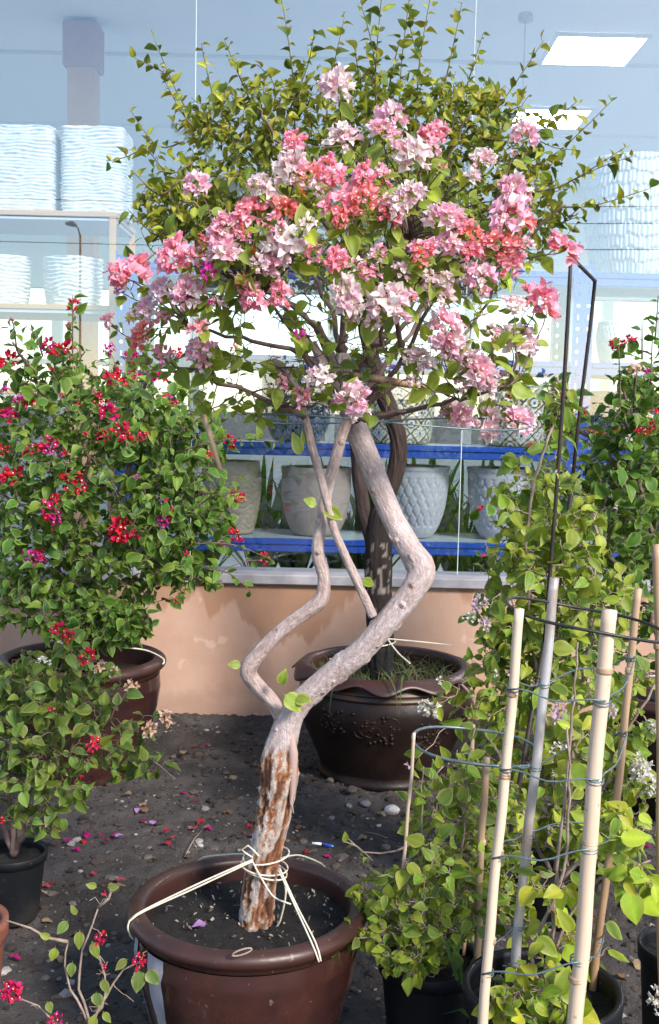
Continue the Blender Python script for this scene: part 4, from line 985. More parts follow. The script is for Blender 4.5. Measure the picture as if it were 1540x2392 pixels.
link('rim', lathe_mesh('rim', densify(rm, .01), M_glazerim, 176, (bc.x, BYY, 0), lip), bpot)
link('soil', soil_disc(BR * .86, BH * .86, (bc.x, BYY, 0), 4.2, .02), bpot)
# moulded scrolls on the pot's belly
def on_belly(ang, z, out=0.0):
    rr = np.interp(z / BH, [.06, .25, .55, .70, .80], [.72 * BR, .80 * BR, .97 * BR, 1.0 * BR, .965 * BR]) + out
    return Vector((bc.x + rr * math.cos(ang), BYY + rr * math.sin(ang), z))
b = MB(); rng = np.random.default_rng(3)
for (a0, z0, sc) in ((R(262), BH * .58, 1.0), (R(300), BH * .52, .9), (R(232), BH * .62, .7), (R(322), BH * .6, .8)):
    for k in range(5):
        ph = rng.uniform(0, 6.28); sg = rng.choice([-1, 1]); pts = []
        for t in np.linspace(0, 1, 14):
            rr = (.05 * (1 - .75 * t)) * sc; an = ph + sg * t * 5.5
            pts.append(on_belly(a0 + (rr * math.cos(an) + (k - 2) * .035 * sc) / BR, z0 + rr * math.sin(an) + .02 * math.sin(k * 2), .0))
        b.tube(pts, [.003 + .0015 * math.sin(3.14 * t) for t in np.linspace(0, 1, 14)], 6)
    for k in range(26):
        an = a0 + rng.uniform(-.25, .25) * sc; zz = z0 + rng.uniform(-.07, .07) * sc
        p = on_belly(an, zz); b.tube([p, p + Vector((math.cos(an), math.sin(an), 0)) * .004, p + Vector((math.cos(an), math.sin(an), 0)) * .007], [.009, .008, .002], 6)
o = link('relief', b.mesh('relief', M_glazedark), bpot); o['kind'] = 'stuff'
# weeds in the pot
b = MB(); rng = np.random.default_rng(8)
for k in range(420):
    a = rng.uniform(0, 6.283); r = BR * .82 * math.sqrt(rng.uniform(.02, 1)); p = Vector((bc.x + r * math.cos(a), BYY + r * math.sin(a), BH * .86)); L_ = rng.uniform(.03, .11) * (1.6 if rng.random() < .06 else 1)
    d = Vector((rng.normal(0, .5), rng.normal(0, .5), 1)).normalized(); sd_ = d.orthogonal().normalized() * rng.uniform(.0015, .004); g = rng.uniform(.5, 1.4); bend = Vector((rng.normal(0, .4), rng.normal(0, .4), -.15)) * L_
    m_ = p + d * L_ * .55; t_ = p + d * L_ + bend
    b.add([p - sd_, p + sd_, m_ + sd_ * .8, m_ - sd_ * .8, t_], [(0, 1, 2, 3), (3, 2, 4)], (.075 * g, .10 * g, .035 * g) if rng.random() < .75 else (.2 * g, .16 * g, .09 * g))
for (ang, side) in ((R(262), .25), (R(283), -.1), (R(240), -.3)):
    p = Vector((bc.x + BR * .8 * math.cos(ang), BYY + BR * .8 * math.sin(ang), BH * .87)); pts = [p, p + Vector((side * .1, -.05, .09)), p + Vector((side * .25, -.13, .05)), p + Vector((side * .3, -.15, -.06))]
    q = smooth_path([tuple(x) for x in pts], .02)
    for i in range(len(q) - 1):
        w0, w1 = .006 * (1 - i / len(q)), .006 * (1 - (i + 1) / len(q)); A_, B_ = Vector(q[i]), Vector(q[i + 1])
        b.add([A_ - Vector((w0, 0, 0)), A_ + Vector((w0, 0, 0)), B_ + Vector((w1, 0, 0)), B_ - Vector((w1, 0, 0))], [(0, 1, 2, 3)], (.10, .14, .04))
o = link('weeds', b.mesh('weeds', M_leaf, False), bpot); o['kind'] = 'stuff'

SP_back = species(12, [(0.24, 0.27, 0.03), (0.30, 0.32, 0.035), (0.15, 0.20, 0.03), (0.09, 0.15, 0.03), (0.36, 0.36, 0.045)], (0.28, 0.28, 0.06), curl=.35, fold=.4)
back = Plant('green_bougainvillea', 'tall dark-trunked tree with a spreading green leafy crown in the wavy-lipped pot', (bc.x, BYY, BH * .85), SP_back, 33, 0.051, M_twiggreen, 'bougainvilleas', 'tree', .35)
def dark_bark(ca, sa, s, t, c):
    st = ffn(ca * 2.2, sa * 2.2, s * 4, 2.4, 4); n1 = ffn(ca * .8, sa * .8, s * 3, 2, 3)
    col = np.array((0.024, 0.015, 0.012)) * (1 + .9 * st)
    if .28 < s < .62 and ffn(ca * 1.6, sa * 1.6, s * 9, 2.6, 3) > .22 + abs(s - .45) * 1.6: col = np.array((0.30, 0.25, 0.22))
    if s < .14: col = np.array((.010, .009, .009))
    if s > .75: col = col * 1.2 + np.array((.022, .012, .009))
    return .006 * st + .005 * n1, tuple(np.clip(col, .006, .8))
BT = [(893, 1590, .055), (888, 1500, .058), (885, 1420, .056), (884, 1340, .058), (885, 1270, .060), (888, 1215, .052), (903, 1165, .040), (925, 1100, .037), (932, 1040, .037), (915, 970, .036), (885, 900, .036), (868, 830, .034), (850, 740, .03), (835, 640, .025), (830, 540, .02)]
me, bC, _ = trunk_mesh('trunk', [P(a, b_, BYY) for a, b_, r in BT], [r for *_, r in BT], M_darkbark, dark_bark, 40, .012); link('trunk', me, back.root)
BS = [(872, 1265, .034), (852, 1200, .032), (840, 1120, .031), (832, 1030, .03), (815, 940, .028), (780, 850, .024), (740, 760, .018)]
me, bS, _ = trunk_mesh('side_stem', [P(a, b_, BYY + .02) for a, b_, r in BS], [r for *_, r in BS], M_darkbark, lambda ca, sa, s, t, c: (.003 * ffn(ca * 2, sa * 2, s * 5, 2.4, 3), tuple(np.array((.06, .038, .032)) * (1 + .5 * ffn(ca * 2, sa * 2, s * 4, 2.4, 3)))), 24, .012); link('side_stem', me, back.root)
back.center = P(830, 520, BYY)
for cc in (bC[-60:], bS[-30:]): back.sk += [tuple(p) for p in cc[::3]]
bl = [[(850, 740), (720, 620), (560, 520), (430, 470)], [(868, 830), (1000, 640), (1130, 500), (1240, 400)], [(835, 640), (760, 480), (660, 340), (600, 250)], [(830, 540), (850, 400), (880, 280)], [(850, 740), (960, 540), (1040, 380), (1100, 260)], [(740, 760), (600, 640), (480, 540), (380, 480)], [(868, 830), (1080, 640), (1220, 560), (1320, 480)], [(835, 640), (700, 430), (550, 320), (450, 250)]]
for k, l in enumerate(bl):
    dy = [0, .1, .2, .25] if k % 2 else [0, -.12, -.22, -.3]
    back.limb([P(a, b_, BYY + dy[i]) for i, (a, b_) in enumerate(l)], .014, .005, jit=.006)
back.fill([(820, 400, BYY, 330, 170, .45, 4), (560, 400, BYY, 220, 140, .35, 2.2), (1080, 400, BYY, 240, 150, .4, 2.6), (430, 490, BYY, 120, 85, .25, 3.2), (1240, 470, BYY, 110, 110, .3, 1.2), (830, 250, BYY, 360, 110, .35, 3.2), (560, 290, BYY, 170, 90, .25, 1.2), (1100, 280, BYY, 180, 100, .3, 1.5), (700, 560, BYY, 330, 110, .4, 1.6), (1050, 580, BYY, 250, 110, .4, 1.4)], 1850, r0=.004, leaf_len=.26, sp=.020, arch=.05, droop=.15)
# long shoots standing out of the crown (start, tip)
shoots = [((470, 300), (362, 95)), ((540, 290), (470, 100)), ((600, 250), (525, 95)), ((690, 330), (655, -20)), ((680, 250), (735, 75)), ((760, 300), (805, 40)), ((880, 330), (893, -20)), ((930, 330), (960, -30)), ((970, 320), (1010, -30)), ((1000, 300), (1080, 5)), ((1040, 330), (1130, 75)), ((1080, 340), (1270, 95)), ((1120, 320), (1345, 240)), ((1150, 420), (1430, 235)), ((1180, 440), (1460, 345)), ((1220, 470), (1520, 440)), ((430, 330), (305, 258)), ((420, 420), (310, 400)), ((400, 520), (300, 490)), ((450, 380), (340, 340)), ((500, 260), (385, 190)), ((1150, 380), (1300, 250)), ((1230, 520), (1370, 470)), ((1220, 580), (1350, 520)), ((400, 560), (330, 540)), ((640, 260), (600, 150)), ((850, 260), (830, 120)), ((900, 250), (935, 90)), ((1060, 250), (1180, 200)), ((740, 300), (690, 180))]
for k, (a, t_) in enumerate(shoots):
    Y = BYY + back.rng.uniform(-.3, .25); p = P(a[0], a[1], Y); e = P(t_[0], t_[1], Y + back.rng.uniform(-.15, .1))
    mid = (p + e) / 2 + Vector((0, 0, -.06 if abs(a[0] - t_[0]) > 60 else 0)) + Vector(back.rng.normal(0, .015, 3))
    q = smooth_path([tuple(p), tuple(mid), tuple(e)], .03)
    back.tw.tube([tuple(x) for x in q], [.0042 - .003 * i / len(q) for i in range(len(q))], 5)
    back.leaves_along(q, 9.0, .026, 1.05, taper=False, droop=.05)
    if k % 2 == 0 and len(q) > 6:
        s0 = Vector(q[len(q) // 2]); e2 = s0 + (e - p) * .33 + Vector(back.rng.normal(0, .06, 3)); q2 = smooth_path([tuple(s0), tuple((s0 + e2) / 2 + Vector(back.rng.normal(0, .012, 3))), tuple(e2)], .03); back.tw.tube([tuple(x) for x in q2], [.0028 - .0018 * i / len(q2) for i in range(len(q2))], 5); back.leaves_along(q2, 9.0, .026, 1.0, taper=False, droop=.05)
back.finish(300)
q1 = P(905, 1492, BYY - .05)
cord('binding_twine', 'cream cord tying the dark trunk to the wavy-lipped pot', [[q1, P(990, 1500, BYY - .05), P(1060, 1508, BYY + .05)], [q1, P(930, 1525, BYY - .12), P(958, 1550, BYY - .2)], [q1, P(880, 1512, BYY - .07), P(820, 1525, BYY - .1), P(770, 1540, BYY - .12)], loop_round(888, 1502, BYY, .068, .01)], .0035)

# ================================================================== left: big red-flowered shrub
LY = 4.72
lc = P(192, 1530, LY); LR, LH = S(390, LY) / 2, lc.z
glazed_pot('glazed_pot', 'dark brown glazed pot under the large red-flowered shrub by the wall', (lc.x, LY, 0), LR, LH, M_glaze, M_glazerim, group='big glazed pots', soilz=.82)
SP_left = species(13, [(0.050, 0.115, 0.02), (0.065, 0.14, 0.022), (0.10, 0.175, 0.026), (0.035, 0.085, 0.02), (0.13, 0.20, 0.026)], (0.27, 0.36, 0.07))
left = Plant('red_bougainvillea', 'broad dense green shrub with scattered red flowers in the left glazed pot', (lc.x, LY, LH * .8), SP_left, 44, 0.057, M_twig, 'bougainvilleas', 'shrub', .55)
left.center = P(230, 1120, LY + .1)
for (a, b_, c_) in ((190, 250, LY), (120, 140, LY + .1), (250, 330, LY - .05), (210, 200, LY - .1)):
    left.limb([P(192, 1560, LY), P((192 + a) / 2, 1420, c_), P(a, 1250, c_), P(b_, 1000, c_)], .022, .008, jit=.006)
for l in ([(250, 1300), (380, 1200), (480, 1150)], [(190, 1300), (80, 1200), (0, 1150)], [(250, 1250), (400, 1330), (520, 1370)], [(250, 1050), (330, 920), (380, 860)], [(140, 1000), (80, 880), (30, 800)]):
    left.limb([P(a, b_, LY - .1 * i) for i, (a, b_) in enumerate(l)], .011, .005, jit=.006)
FL_left = [(172, 712, 36, 'r'), (160, 757, 18, 'r'), (110, 805, 44, 'k'), (148, 815, 42, 'r'), (15, 840, 40, 'r'), (28, 748, 12, 'r'), (255, 815, 34, 'm'), (310, 830, 36, 'k'), (265, 880, 42, 'r'), (313, 885, 16, 'k'), (10, 908, 24, 'm'), (45, 933, 28, 'm'), (145, 925, 20, 'r'), (235, 930, 36, 'r'), (250, 960, 46, 'k'), (20, 965, 42, 'k'), (120, 862, 20, 'r'), (240, 1015, 28, 'r'), (285, 1005, 46, 'r'), (115, 1037, 42, 'k'), (72, 1047, 32, 'r'), (4, 1050, 28, 'r'), (25, 1110, 50, 'r'), (172, 1125, 50, 'r'), (130, 1165, 28, 'r'), (122, 1195, 48, 'k'), (283, 1237, 58, 'r'), (90, 1298, 34, 'k'), (400, 1205, 28, 'r'), (390, 1168, 14, 'r'), (555, 1155, 32, 'r'), (540, 1030, 32, 'r'), (488, 1060, 26, 'r'), (550, 1250, 32, 'r'), (520, 1270, 20, 'k'), (435, 1292, 16, 'r'), (620, 1303, 28, 'r'), (410, 1405, 15, 'r'), (220, 1420, 16, 'r'), (350, 930, 20, 'o'), (290, 890, 22, 'r'), (185, 945, 14, 'r'), (315, 870, 30, 'k')]
left.fill([(200, 1100, LY, 260, 250, .4, 5), (120, 900, LY, 160, 120, .3, 2), (330, 980, LY, 170, 120, .3, 2), (420, 1190, LY - .1, 130, 110, .25, 2.6), (420, 1050, LY - .1, 120, 110, .2, 2.4), (200, 1320, LY, 270, 120, .35, 2.4), (440, 1340, LY - .15, 100, 40, .15, .7), (230, 1440, LY - .1, 110, 60, .25, 1.0), (50, 1250, LY, 110, 180, .3, 1.2), (220, 1455, LY - .3, 140, 65, .12, 3.5), (60, 1400, LY - .2, 110, 90, .15, 1.5), (280, 1450, LY - .25, 70, 60, .08, .8), (150, 1420, LY - .2, 150, 70, .15, 1.5), (220, 1130, LY - .3, 280, 280, .12, 4), (230, 1150, LY + .3, 330, 330, .1, 4)], 2300, r0=.004, leaf_len=.26, sp=.022, arch=.1, droop=.45)
for (a, t_) in (((170, 850), (170, 690)), ((40, 820), (25, 740)), ((440, 1200), (560, 1150)), ((450, 1270), (640, 1310)), ((480, 1330), (585, 1380)), ((430, 1050), (660, 1035)), ((440, 1000), (560, 940)), ((330, 860), (345, 800)), ((100, 830), (60, 760))):
    Y = LY - .25; p = P(a[0], a[1], Y); e = P(t_[0], t_[1], Y - .1); q = smooth_path([tuple(p), tuple((p + e) / 2 + UP * .03), tuple(e)], .03)
    left.tw.tube([tuple(x) for x in q], [.004 - .0028 * i / len(q) for i in range(len(q))], 5); left.sk += [tuple(x) for x in q]; left.leaves_along(q, 9, .034, .85, taper=False)
_q = random.Random(9)
FL_left = FL_left + [(_q.uniform(5, 430), _q.uniform(820, 1330), _q.uniform(16, 34), _q.choice('rrkm')) for _ in range(22)]
left.flowers([(a, b_, s_ * 1.18, k_) for a, b_, s_, k_ in FL_left], lambda px, py: LY - .38 * math.sqrt(max(0.05, 1 - ((px - 220) / 420) ** 2 - ((py - 1100) / 450) ** 2)), leafy=.08, sp=.03, r0=.004)
left.finish(300)
cord('binding_twine', 'cream cord lying over the rim of the left glazed pot', [[P(205, 1502, LY + .1), P(290, 1512, LY), P(345, 1520, LY), P(383, 1540, LY - .05), P(380, 1552, LY - .08)]], .0035)

# ================================================================== left front: shrub in a black nursery pot
AY = 3.35
ac = P(30, 1985, AY)
nursery_pot('black nursery pot under the small shrub at the left photo edge', (ac.x, AY, 0), .105, ac.z)
SP_lf = species(14, [(0.09, 0.15, 0.028), (0.12, 0.18, 0.03), (0.16, 0.21, 0.03), (0.07, 0.125, 0.028)], (0.26, 0.31, 0.08))
lf = Plant('red_white_bougainvillea', 'bushy shrub with red and faded peach flowers in the black pot at left edge', (ac.x, AY, ac.z * .85), SP_lf, 55, 0.051, M_twig, 'bougainvilleas', 'shrub', .5)
lf.center = P(110, 1740, AY)
for (a, b_) in ((20, 1700), (110, 1680), (200, 1640), (-60, 1720), (90, 1800)):
    lf.limb([P(30, 2000, AY), P(30 + (a - 30) * .35, 1900, AY), P(a, b_, AY - .05)], .010, .004, jit=.004)
lf.limb([P(110, 1780, AY), P(230, 1740, AY - .1), P(330, 1760, AY - .15), P(410, 1820, AY - .2)], .005, .002)
lf.fill([(80, 1700, AY, 150, 150, .2, 4), (190, 1620, AY, 110, 70, .15, 1.6), (90, 1850, AY - .05, 120, 110, .17, 2.2), (270, 1690, AY - .1, 70, 70, .1, .9), (60, 1590, AY, 90, 60, .15, 1.2), (120, 1570, AY - .05, 140, 60, .13, 2.5), (300, 1770, AY - .15, 110, 45, .08, 1.0), (-20, 1750, AY, 80, 180, .2, 1.2), (100, 1740, AY - .15, 150, 200, .06, 2)], 520, r0=.003, leaf_len=.16, sp=.023, arch=.1, droop=.5)
lf.flowers([(135, 1468, 46, 'r'), (160, 1482, 34, 'r'), (140, 1500, 24, 'W'), (203, 1533, 44, 'r'), (100, 1545, 34, 'W'), (235, 1555, 34, 'h'), (265, 1562, 24, 'h'), (307, 1600, 38, 'h'), (120, 1657, 26, 'r'), (143, 1707, 20, 'r'), (222, 1735, 36, 'r'), (352, 1700, 48, 'h'), (388, 1672, 42, 'h'), (8, 1915, 28, 'r'), (190, 1815, 14, 'r')], AY - .17, leafy=.07, sp=.025, r0=.003)
lf.finish(220)

# ================================================================== bottom left: bare little plant
DY = 2.42
SP_dl = species(15, [(0.13, 0.18, 0.035), (0.18, 0.22, 0.035), (0.09, 0.15, 0.035)], (0.3, 0.34, 0.1), fold=.15, curl=.12)
dc = P(215, 2470, DY)
nursery_pot('low black nursery pot at the bottom left corner below the bare little plant', (dc.x - .03, DY, 0), .09, .13)
dl = Plant('sparse_bougainvillea', 'sparse little plant with bare pale twigs and magenta flowers at bottom left', (dc.x - .03, DY, .11), SP_dl, 66, 0.048, M_twigpale, 'bougainvilleas', 'shrub', .8)
dl.center = P(200, 2300, DY + .2)
rp_ = Vector((dc.x - .03, DY, .11))
for l in ([(205, 2392), (165, 2310), (150, 2260), (160, 2200)], [(205, 2380), (185, 2310), (190, 2250), (205, 2190), (230, 2120)], [(215, 2392), (250, 2330), (290, 2270), (330, 2245)], [(200, 2400), (240, 2350), (245, 2280), (215, 2200)], [(130, 2392), (90, 2350), (40, 2330)], [(160, 2200), (110, 2190), (70, 2165), (15, 2150)], [(230, 2120), (255, 2100), (262, 2080)]):
    pts = [P(a, b_, DY - .02) for a, b_ in l]
    if l[0][1] > 2350: pts = [rp_ + Vector((rng.normal(0, .02), 0, 0))] + pts
    dl.limb(pts, .0042, .0018, jit=.002)
for k in range(26):
    dl.connect(Vector(dl.sk[int(dl.rng.integers(20, len(dl.sk)))]) + Vector(dl.rng.normal(0, .035, 3)) + UP * .02, r0=.0024, r1=.0008, leaf_len=0, gap=.015, skel=False)
for (px, py, sz, aa) in ((187, 2190, 42, -1.6), (160, 2165, 36, -2.2), (215, 2215, 40, -1.2), (130, 2225, 32, -1.7), (118, 2205, 26, 2.4), (170, 2260, 34, -1.7), (325, 2285, 50, -1.5), (345, 2280, 40, -1.0), (300, 2255, 34, -2.6), (225, 2330, 34, -1.4), (240, 2300, 36, -1.3), (240, 2375, 30, -.9), (225, 2385, 34, -2), (228, 2085, 26, 2.6), (250, 2085, 26, .3), (110, 2350, 26, -1.0), (180, 2150, 26, 2.0)):
    dl.leaf(P(px, py - sz * .45, DY - .04), Vector((math.cos(aa), -.25, math.sin(aa))), Vector((.1, -1, .35)), S(sz, DY) * 1.15)
dl.flowers([(25, 2315, 62, 'k'), (235, 2190, 34, 'r'), (325, 2243, 46, 'r'), (130, 2388, 42, 'k'), (245, 2258, 20, 'r'), (245, 2085, 18, 'r')], DY - .06, leafy=0, r0=.0025, arch=.02)
dl.finish(60)
tc_ = P(-104, 2150, 2.5)
pr = [(0, .002), (.075, .002), (.1, .2), (.112, .3), (.12, .305), (.12, .34), (.105, .34), (.10, .3)]
tp = thing('terracotta_pot', 'terracotta pot just entering the photo at the lower left edge', 'pot', (tc_.x, 2.5, 0))
link('body', lathe_mesh('body', densify([(a, z * tc_.z / .34) for a, z in pr], .012), M_terra, 48, (tc_.x, 2.5, 0)), tp); link('soil', soil_disc(.1, tc_.z * .86, (tc_.x, 2.5, 0), 2.2), tp)

# ================================================================== right: tall red-flowered shrub by the glass
RYY = 4.45
rc = P(1600, 1610, RYY); RR, RH = S(380, RYY) / 2, rc.z
glazed_pot('glazed_pot', 'dark glazed pot at the right photo edge behind the cane cage', (rc.x, RYY, 0), RR, RH, M_glazedark, M_glazerim, group='big glazed pots')
r1 = Plant('red_bougainvillea', 'tall green shrub with red flowers in front of the blue upright at right', (rc.x, RYY, RH * .8), SP_left, 77, 0.06, M_twig, 'bougainvilleas', 'shrub', .55)
r1.center = P(1500, 1200, RYY + .1)
for l in ([(1600, 1640), (1560, 1400), (1500, 1150), (1450, 880)], [(1600, 1640), (1580, 1350), (1560, 1050), (1540, 800)], [(1600, 1640), (1500, 1400), (1380, 1250), (1260, 1150)], [(1500, 1150), (1400, 1050), (1320, 960)], [(1600, 1500), (1640, 1300), (1640, 1000)]):
    r1.limb([P(a, b_, RYY - .05 * i) for i, (a, b_) in enumerate(l)], .014, .005, jit=.006)
r1.fill([(1500, 1180, RYY, 110, 200, .3, 4), (1480, 950, RYY - .1, 70, 100, .15, 1.6), (1340, 1180, RYY - .1, 130, 130, .2, 2.2), (1560, 1000, RYY, 90, 200, .25, 1.6), (1420, 1380, RYY, 170, 130, .25, 2.2), (1310, 960, RYY - .2, 50, 90, .08, .7), (1420, 1080, RYY - .1, 60, 90, .15, .8), (1380, 1550, RYY - .1, 160, 120, .2, 1.6)], 950, r0=.005, leaf_len=.22, sp=.024, arch=.1, droop=.4)
for (a, t_) in (((1450, 950), (1445, 790)), ((1480, 950), (1490, 850)), ((1520, 900), (1525, 760)), ((1530, 800), (1538, 690)), ((1330, 1000), (1300, 880)), ((1240, 1150), (1110, 1190)), ((1250, 1270), (1120, 1300)), ((1500, 840), (1500, 740))):
    Y = RYY - .25; p = P(a[0], a[1], Y); e = P(t_[0], t_[1], Y - .05); q = smooth_path([tuple(p), tuple((p + e) / 2), tuple(e)], .03)
    r1.tw.tube([tuple(x) for x in q], [.004 - .0028 * i / len(q) for i in range(len(q))], 5); r1.sk += [tuple(x) for x in q]; r1.leaves_along(q, 9, .04, .9, taper=False)
r1.flowers([(1440, 800, 36, 'r'), (1470, 790, 32, 'r'), (1430, 812, 24, 'r'), (1485, 860, 40, 'h'), (1512, 865, 30, 'm'), (1535, 872, 26, 'W'), (1380, 1008, 30, 'r'), (1405, 1010, 22, 'r'), (1365, 965, 16, 'r'), (1500, 1005, 32, 'r'), (1525, 995, 32, 'r'), (1532, 960, 26, 'r'), (1240, 1042, 27, 'r'), (1470, 1022, 28, 'W'), (1122, 1185, 30, 'r'), (1130, 1298, 18, 'r'), (1310, 925, 14, 'r'), (1440, 1185, 18, 'l'), (1365, 955, 14, 'k'), (1440, 1000, 16, 'r')], RYY - .3, leafy=.06, sp=.03, r0=.004)
r1.finish(220)

# ================================================================== right: pale-leaved white-flowered climber on the black stake
VY = 3.45
vc = P(1300, 2020, VY)
nursery_pot('black nursery pot half hidden behind the steel cane at right', (vc.x, VY, 0), .15, vc.z)
SP_v = species(16, [(0.16, 0.23, 0.03), (0.21, 0.28, 0.032), (0.12, 0.18, 0.03), (0.29, 0.33, 0.035)], (0.32, 0.36, 0.08), fold=.18, curl=.22)
vw = Plant('white_bougainvillea', 'climbing shrub with large pale green leaves and white flowers behind the cane cage', (vc.x, VY, vc.z * .85), SP_v, 88, 0.058, M_twigpale, 'bougainvilleas', 'shrub', .65)
vw.center = P(1310, 1500, VY + .15)
for l in ([(1300, 2040), (1290, 1800), (1250, 1550), (1230, 1250), (1290, 1000)], [(1310, 2040), (1340, 1750), (1380, 1450), (1390, 1200)], [(1290, 2040), (1200, 1850), (1130, 1680), (1080, 1600)], [(1310, 2040), (1400, 1850), (1470, 1700), (1530, 1600)], [(1240, 1500), (1160, 1430), (1110, 1420)], [(1310, 2040), (1420, 1950), (1500, 1850)]):
    vw.limb([P(a, b_, VY - .03 * i) for i, (a, b_) in enumerate(l)], .008, .004, jit=.005)
vw.fill([(1290, 1220, VY, 140, 130, .16, 3), (1340, 1400, VY, 170, 140, .18, 3), (1180, 1450, VY, 90, 80, .1, 1.2), (1350, 1620, VY, 190, 130, .18, 2.4), (1140, 1650, VY - .1, 100, 60, .08, 1.0), (1380, 1820, VY, 160, 120, .15, 1.7), (1220, 1130, VY, 80, 90, .1, 1.0), (1310, 960, VY - .05, 45, 80, .06, .6), (1490, 1780, VY, 60, 130, .12, 1.0), (1180, 1900, VY, 120, 110, .12, 1.3), (1300, 1350, VY - .12, 170, 260, .08, 2.5), (1230, 1500, VY, 120, 110, .1, 2.5), (1180, 1330, VY, 60, 120, .08, 1.2), (1330, 1750, VY + .1, 180, 160, .1, 2), (1200, 1560, VY - .05, 110, 130, .1, 2), (1160, 1800, VY + .05, 90, 120, .1, 1.5), (1400, 1950, VY - .1, 140, 90, .1, 1.5)], 1550, r0=.004, leaf_len=.2, sp=.027, arch=.1, droop=.55)
vw.flowers([(1120, 1410, 44, 'l'), (1095, 1440, 36, 'W'), (1135, 1455, 38, 'l'), (1000, 1655, 52, 'W'), (1025, 1588, 28, 'W'), (985, 1640, 30, 'W'), (1160, 1575, 28, 'W'), (1310, 1665, 56, 'l'), (1430, 1660, 38, 'l'), (1315, 1740, 38, 'W'), (1290, 1755, 30, 'W'), (1500, 1800, 62, 'W'), (1522, 1840, 44, 'W'), (1488, 1775, 40, 'W'), (1295, 1805, 22, 'W'), (1285, 1935, 20, 'W'), (955, 1790, 22, 'l'), (1530, 1700, 40, 'W'), (1300, 1100, 16, 'W')], VY - .2, leafy=.08, sp=.03, r0=.003)
vw.finish(260)
# black steel stake frame
b = MB(); b.tube(smooth_path([tuple(P(*q)) for q in ((1272, 1500, 3.3), (1285, 1340, 3.3), (1300, 1150, 3.28), (1320, 860, 3.26), (1334, 600, 3.25))], .1).tolist() + [tuple(P(1390, 656, 3.45)), tuple(P(1383, 730, 3.45)), tuple(P(1350, 1000, 3.48)), tuple(P(1335, 1150, 3.5))], .006, 8)
g0 = P(1272, 1500, 3.3); b.tube([g0, Vector((g0.x - .12, 3.32, 0.0))], .0075, 8); g1 = P(1335, 1150, 3.5); b.tube([g1, Vector((g1.x - .12, 3.52, 0.0))], .0075, 8)
o = link('stake_frame', b.mesh('stake_frame', M_rust)); tag(o, 'black bent steel stake frame rising beside the blue upright', 'stake')

# ================================================================== right front: cane cage with a yellow-green plant
def pole(name, label, top, bot, r, m, nodes=(), group='canes of the front cage', hollow=True, cat='cane', sides=14):
    a = P(*bot); c = P(*top); d = (c - a); 
    if a.z > 0.06: a = a - d * (a.z - .05) / d.z
    n = 46; pts = []; rad = []; L_ = (c - a).length
    for i in range(n + 1):
        t = i / n; pts.append(a + (c - a) * t + Vector((.0035 * math.sin(t * 7 + top[0]) * math.sin(3.14 * t) + .0008 * math.sin(t * 31), .003 * math.cos(t * 6) * math.sin(3.14 * t), 0))); rad.append(r * (1.06 - .1 * t))
    t_ = thing(name, label, cat, a, group); b = MB()
    if hollow:
        dn = (c - a).normalized(); pts += [c + dn * .0005, c - dn * .03]; rad += [r * .62, r * .6]
    b.tube(pts, rad, sides); link('culm', b.mesh('culm', m), t_)
    for z in nodes:
        k = (z - project(a)[1]) / (project(c)[1] - project(a)[1]); p = a + (c - a) * k; dn = (c - a).normalized(); rr = r * (1.06 - .1 * k)
        b = MB(); b.tube([p - dn * .006, p - dn * .002, p + dn * .001, p + dn * .004, p + dn * .007], [rr * 1.0, rr * 1.18, rr * 1.05, rr * 1.16, rr * 1.0], sides); link('node_ring', b.mesh('node_ring', M_bamboodark), t_)
    return a, c
CP = {}
CP['B'] = pole('bamboo_cane', 'thickest pale bamboo cane, nearest in the front cage', (1425, 1425, 2.05), (1338, 2410, 2.05), .0148, M_bamboo, (1560, 1950, 2270))
CP['A'] = pole('bamboo_cane', 'long pale bamboo cane on the left side of the front cage', (1214, 1422, 2.10), (1130, 2380, 2.10), .0098, M_bamboo, (1612, 1800, 1975, 2180))
CP['C'] = pole('steel_cane', 'shiny worn metal pole inside the front cage', (1296, 1350, 2.36), (1205, 2250, 2.36), .0105, M_steel, (), 'canes of the front cage', True, 'pole')
CP['D'] = pole('bamboo_cane', 'thinner brownish bamboo cane on the right side of the front cage', (1492, 1375, 2.34), (1383, 2345, 2.34), .0085, M_bamboodark, (1560, 1960))
pole('bamboo_cane', 'bamboo cane at the right photo edge with wire round it', (1535, 1272, 2.25), (1552, 2392, 2.25), .0095, M_bamboodark, (1500,), 'canes of the front cage')
def at_pole(k, y):
    a, c = CP[k]; pa, pc = project(a)[1], project(c)[1]; return a + (c - a) * ((y - pa) / (pc - pa))
def wire_loop(name, label, order, r=.0019, m=None, out=1.02):
    pts = []
    ctr = sum((at_pole(k, y) for k, y in order), Vector()) / len(order)
    for k, y in order:
        p = at_pole(k, y); d = (p - ctr); d.z = 0; d.normalize(); pts.append(p + d * .016)
    q = []
    for i in range(len(pts)):
        a, c = pts[i], pts[(i + 1) % len(pts)]; bow = ((a + c) / 2 - ctr); bow.z = 0; bow = bow.normalized() * .012
        q += [a + (c - a) * t + bow * math.sin(math.pi * t) + Vector((0, 0, .006 * math.sin(t * 9 + i))) for t in np.linspace(0, 1, 9)[:-1]]
    b = MB(); b.tube(q, r, 6, closed=True)
    for k, y in order:
        p = at_pole(k, y); rr = {'B': .0165, 'A': .0112, 'C': .0122, 'D': .010}[k]
        for dz in (-.003, .003): b.tube([p + Vector((rr * math.cos(t), rr * math.sin(t), dz + .002 * math.sin(t))) for t in np.linspace(0, 6.28, 16)[:-1]], r * .8, 5, closed=True)
    o = link(name, b.mesh(name, m or M_wire)); tag(o, label, 'wire', 'wires round the cane cages')
wire_loop('tie_wire', 'thin grey wire round the cage canes, first below the black hoop', [('A', 1600), ('B', 1630), ('D', 1530), ('C', 1590)])
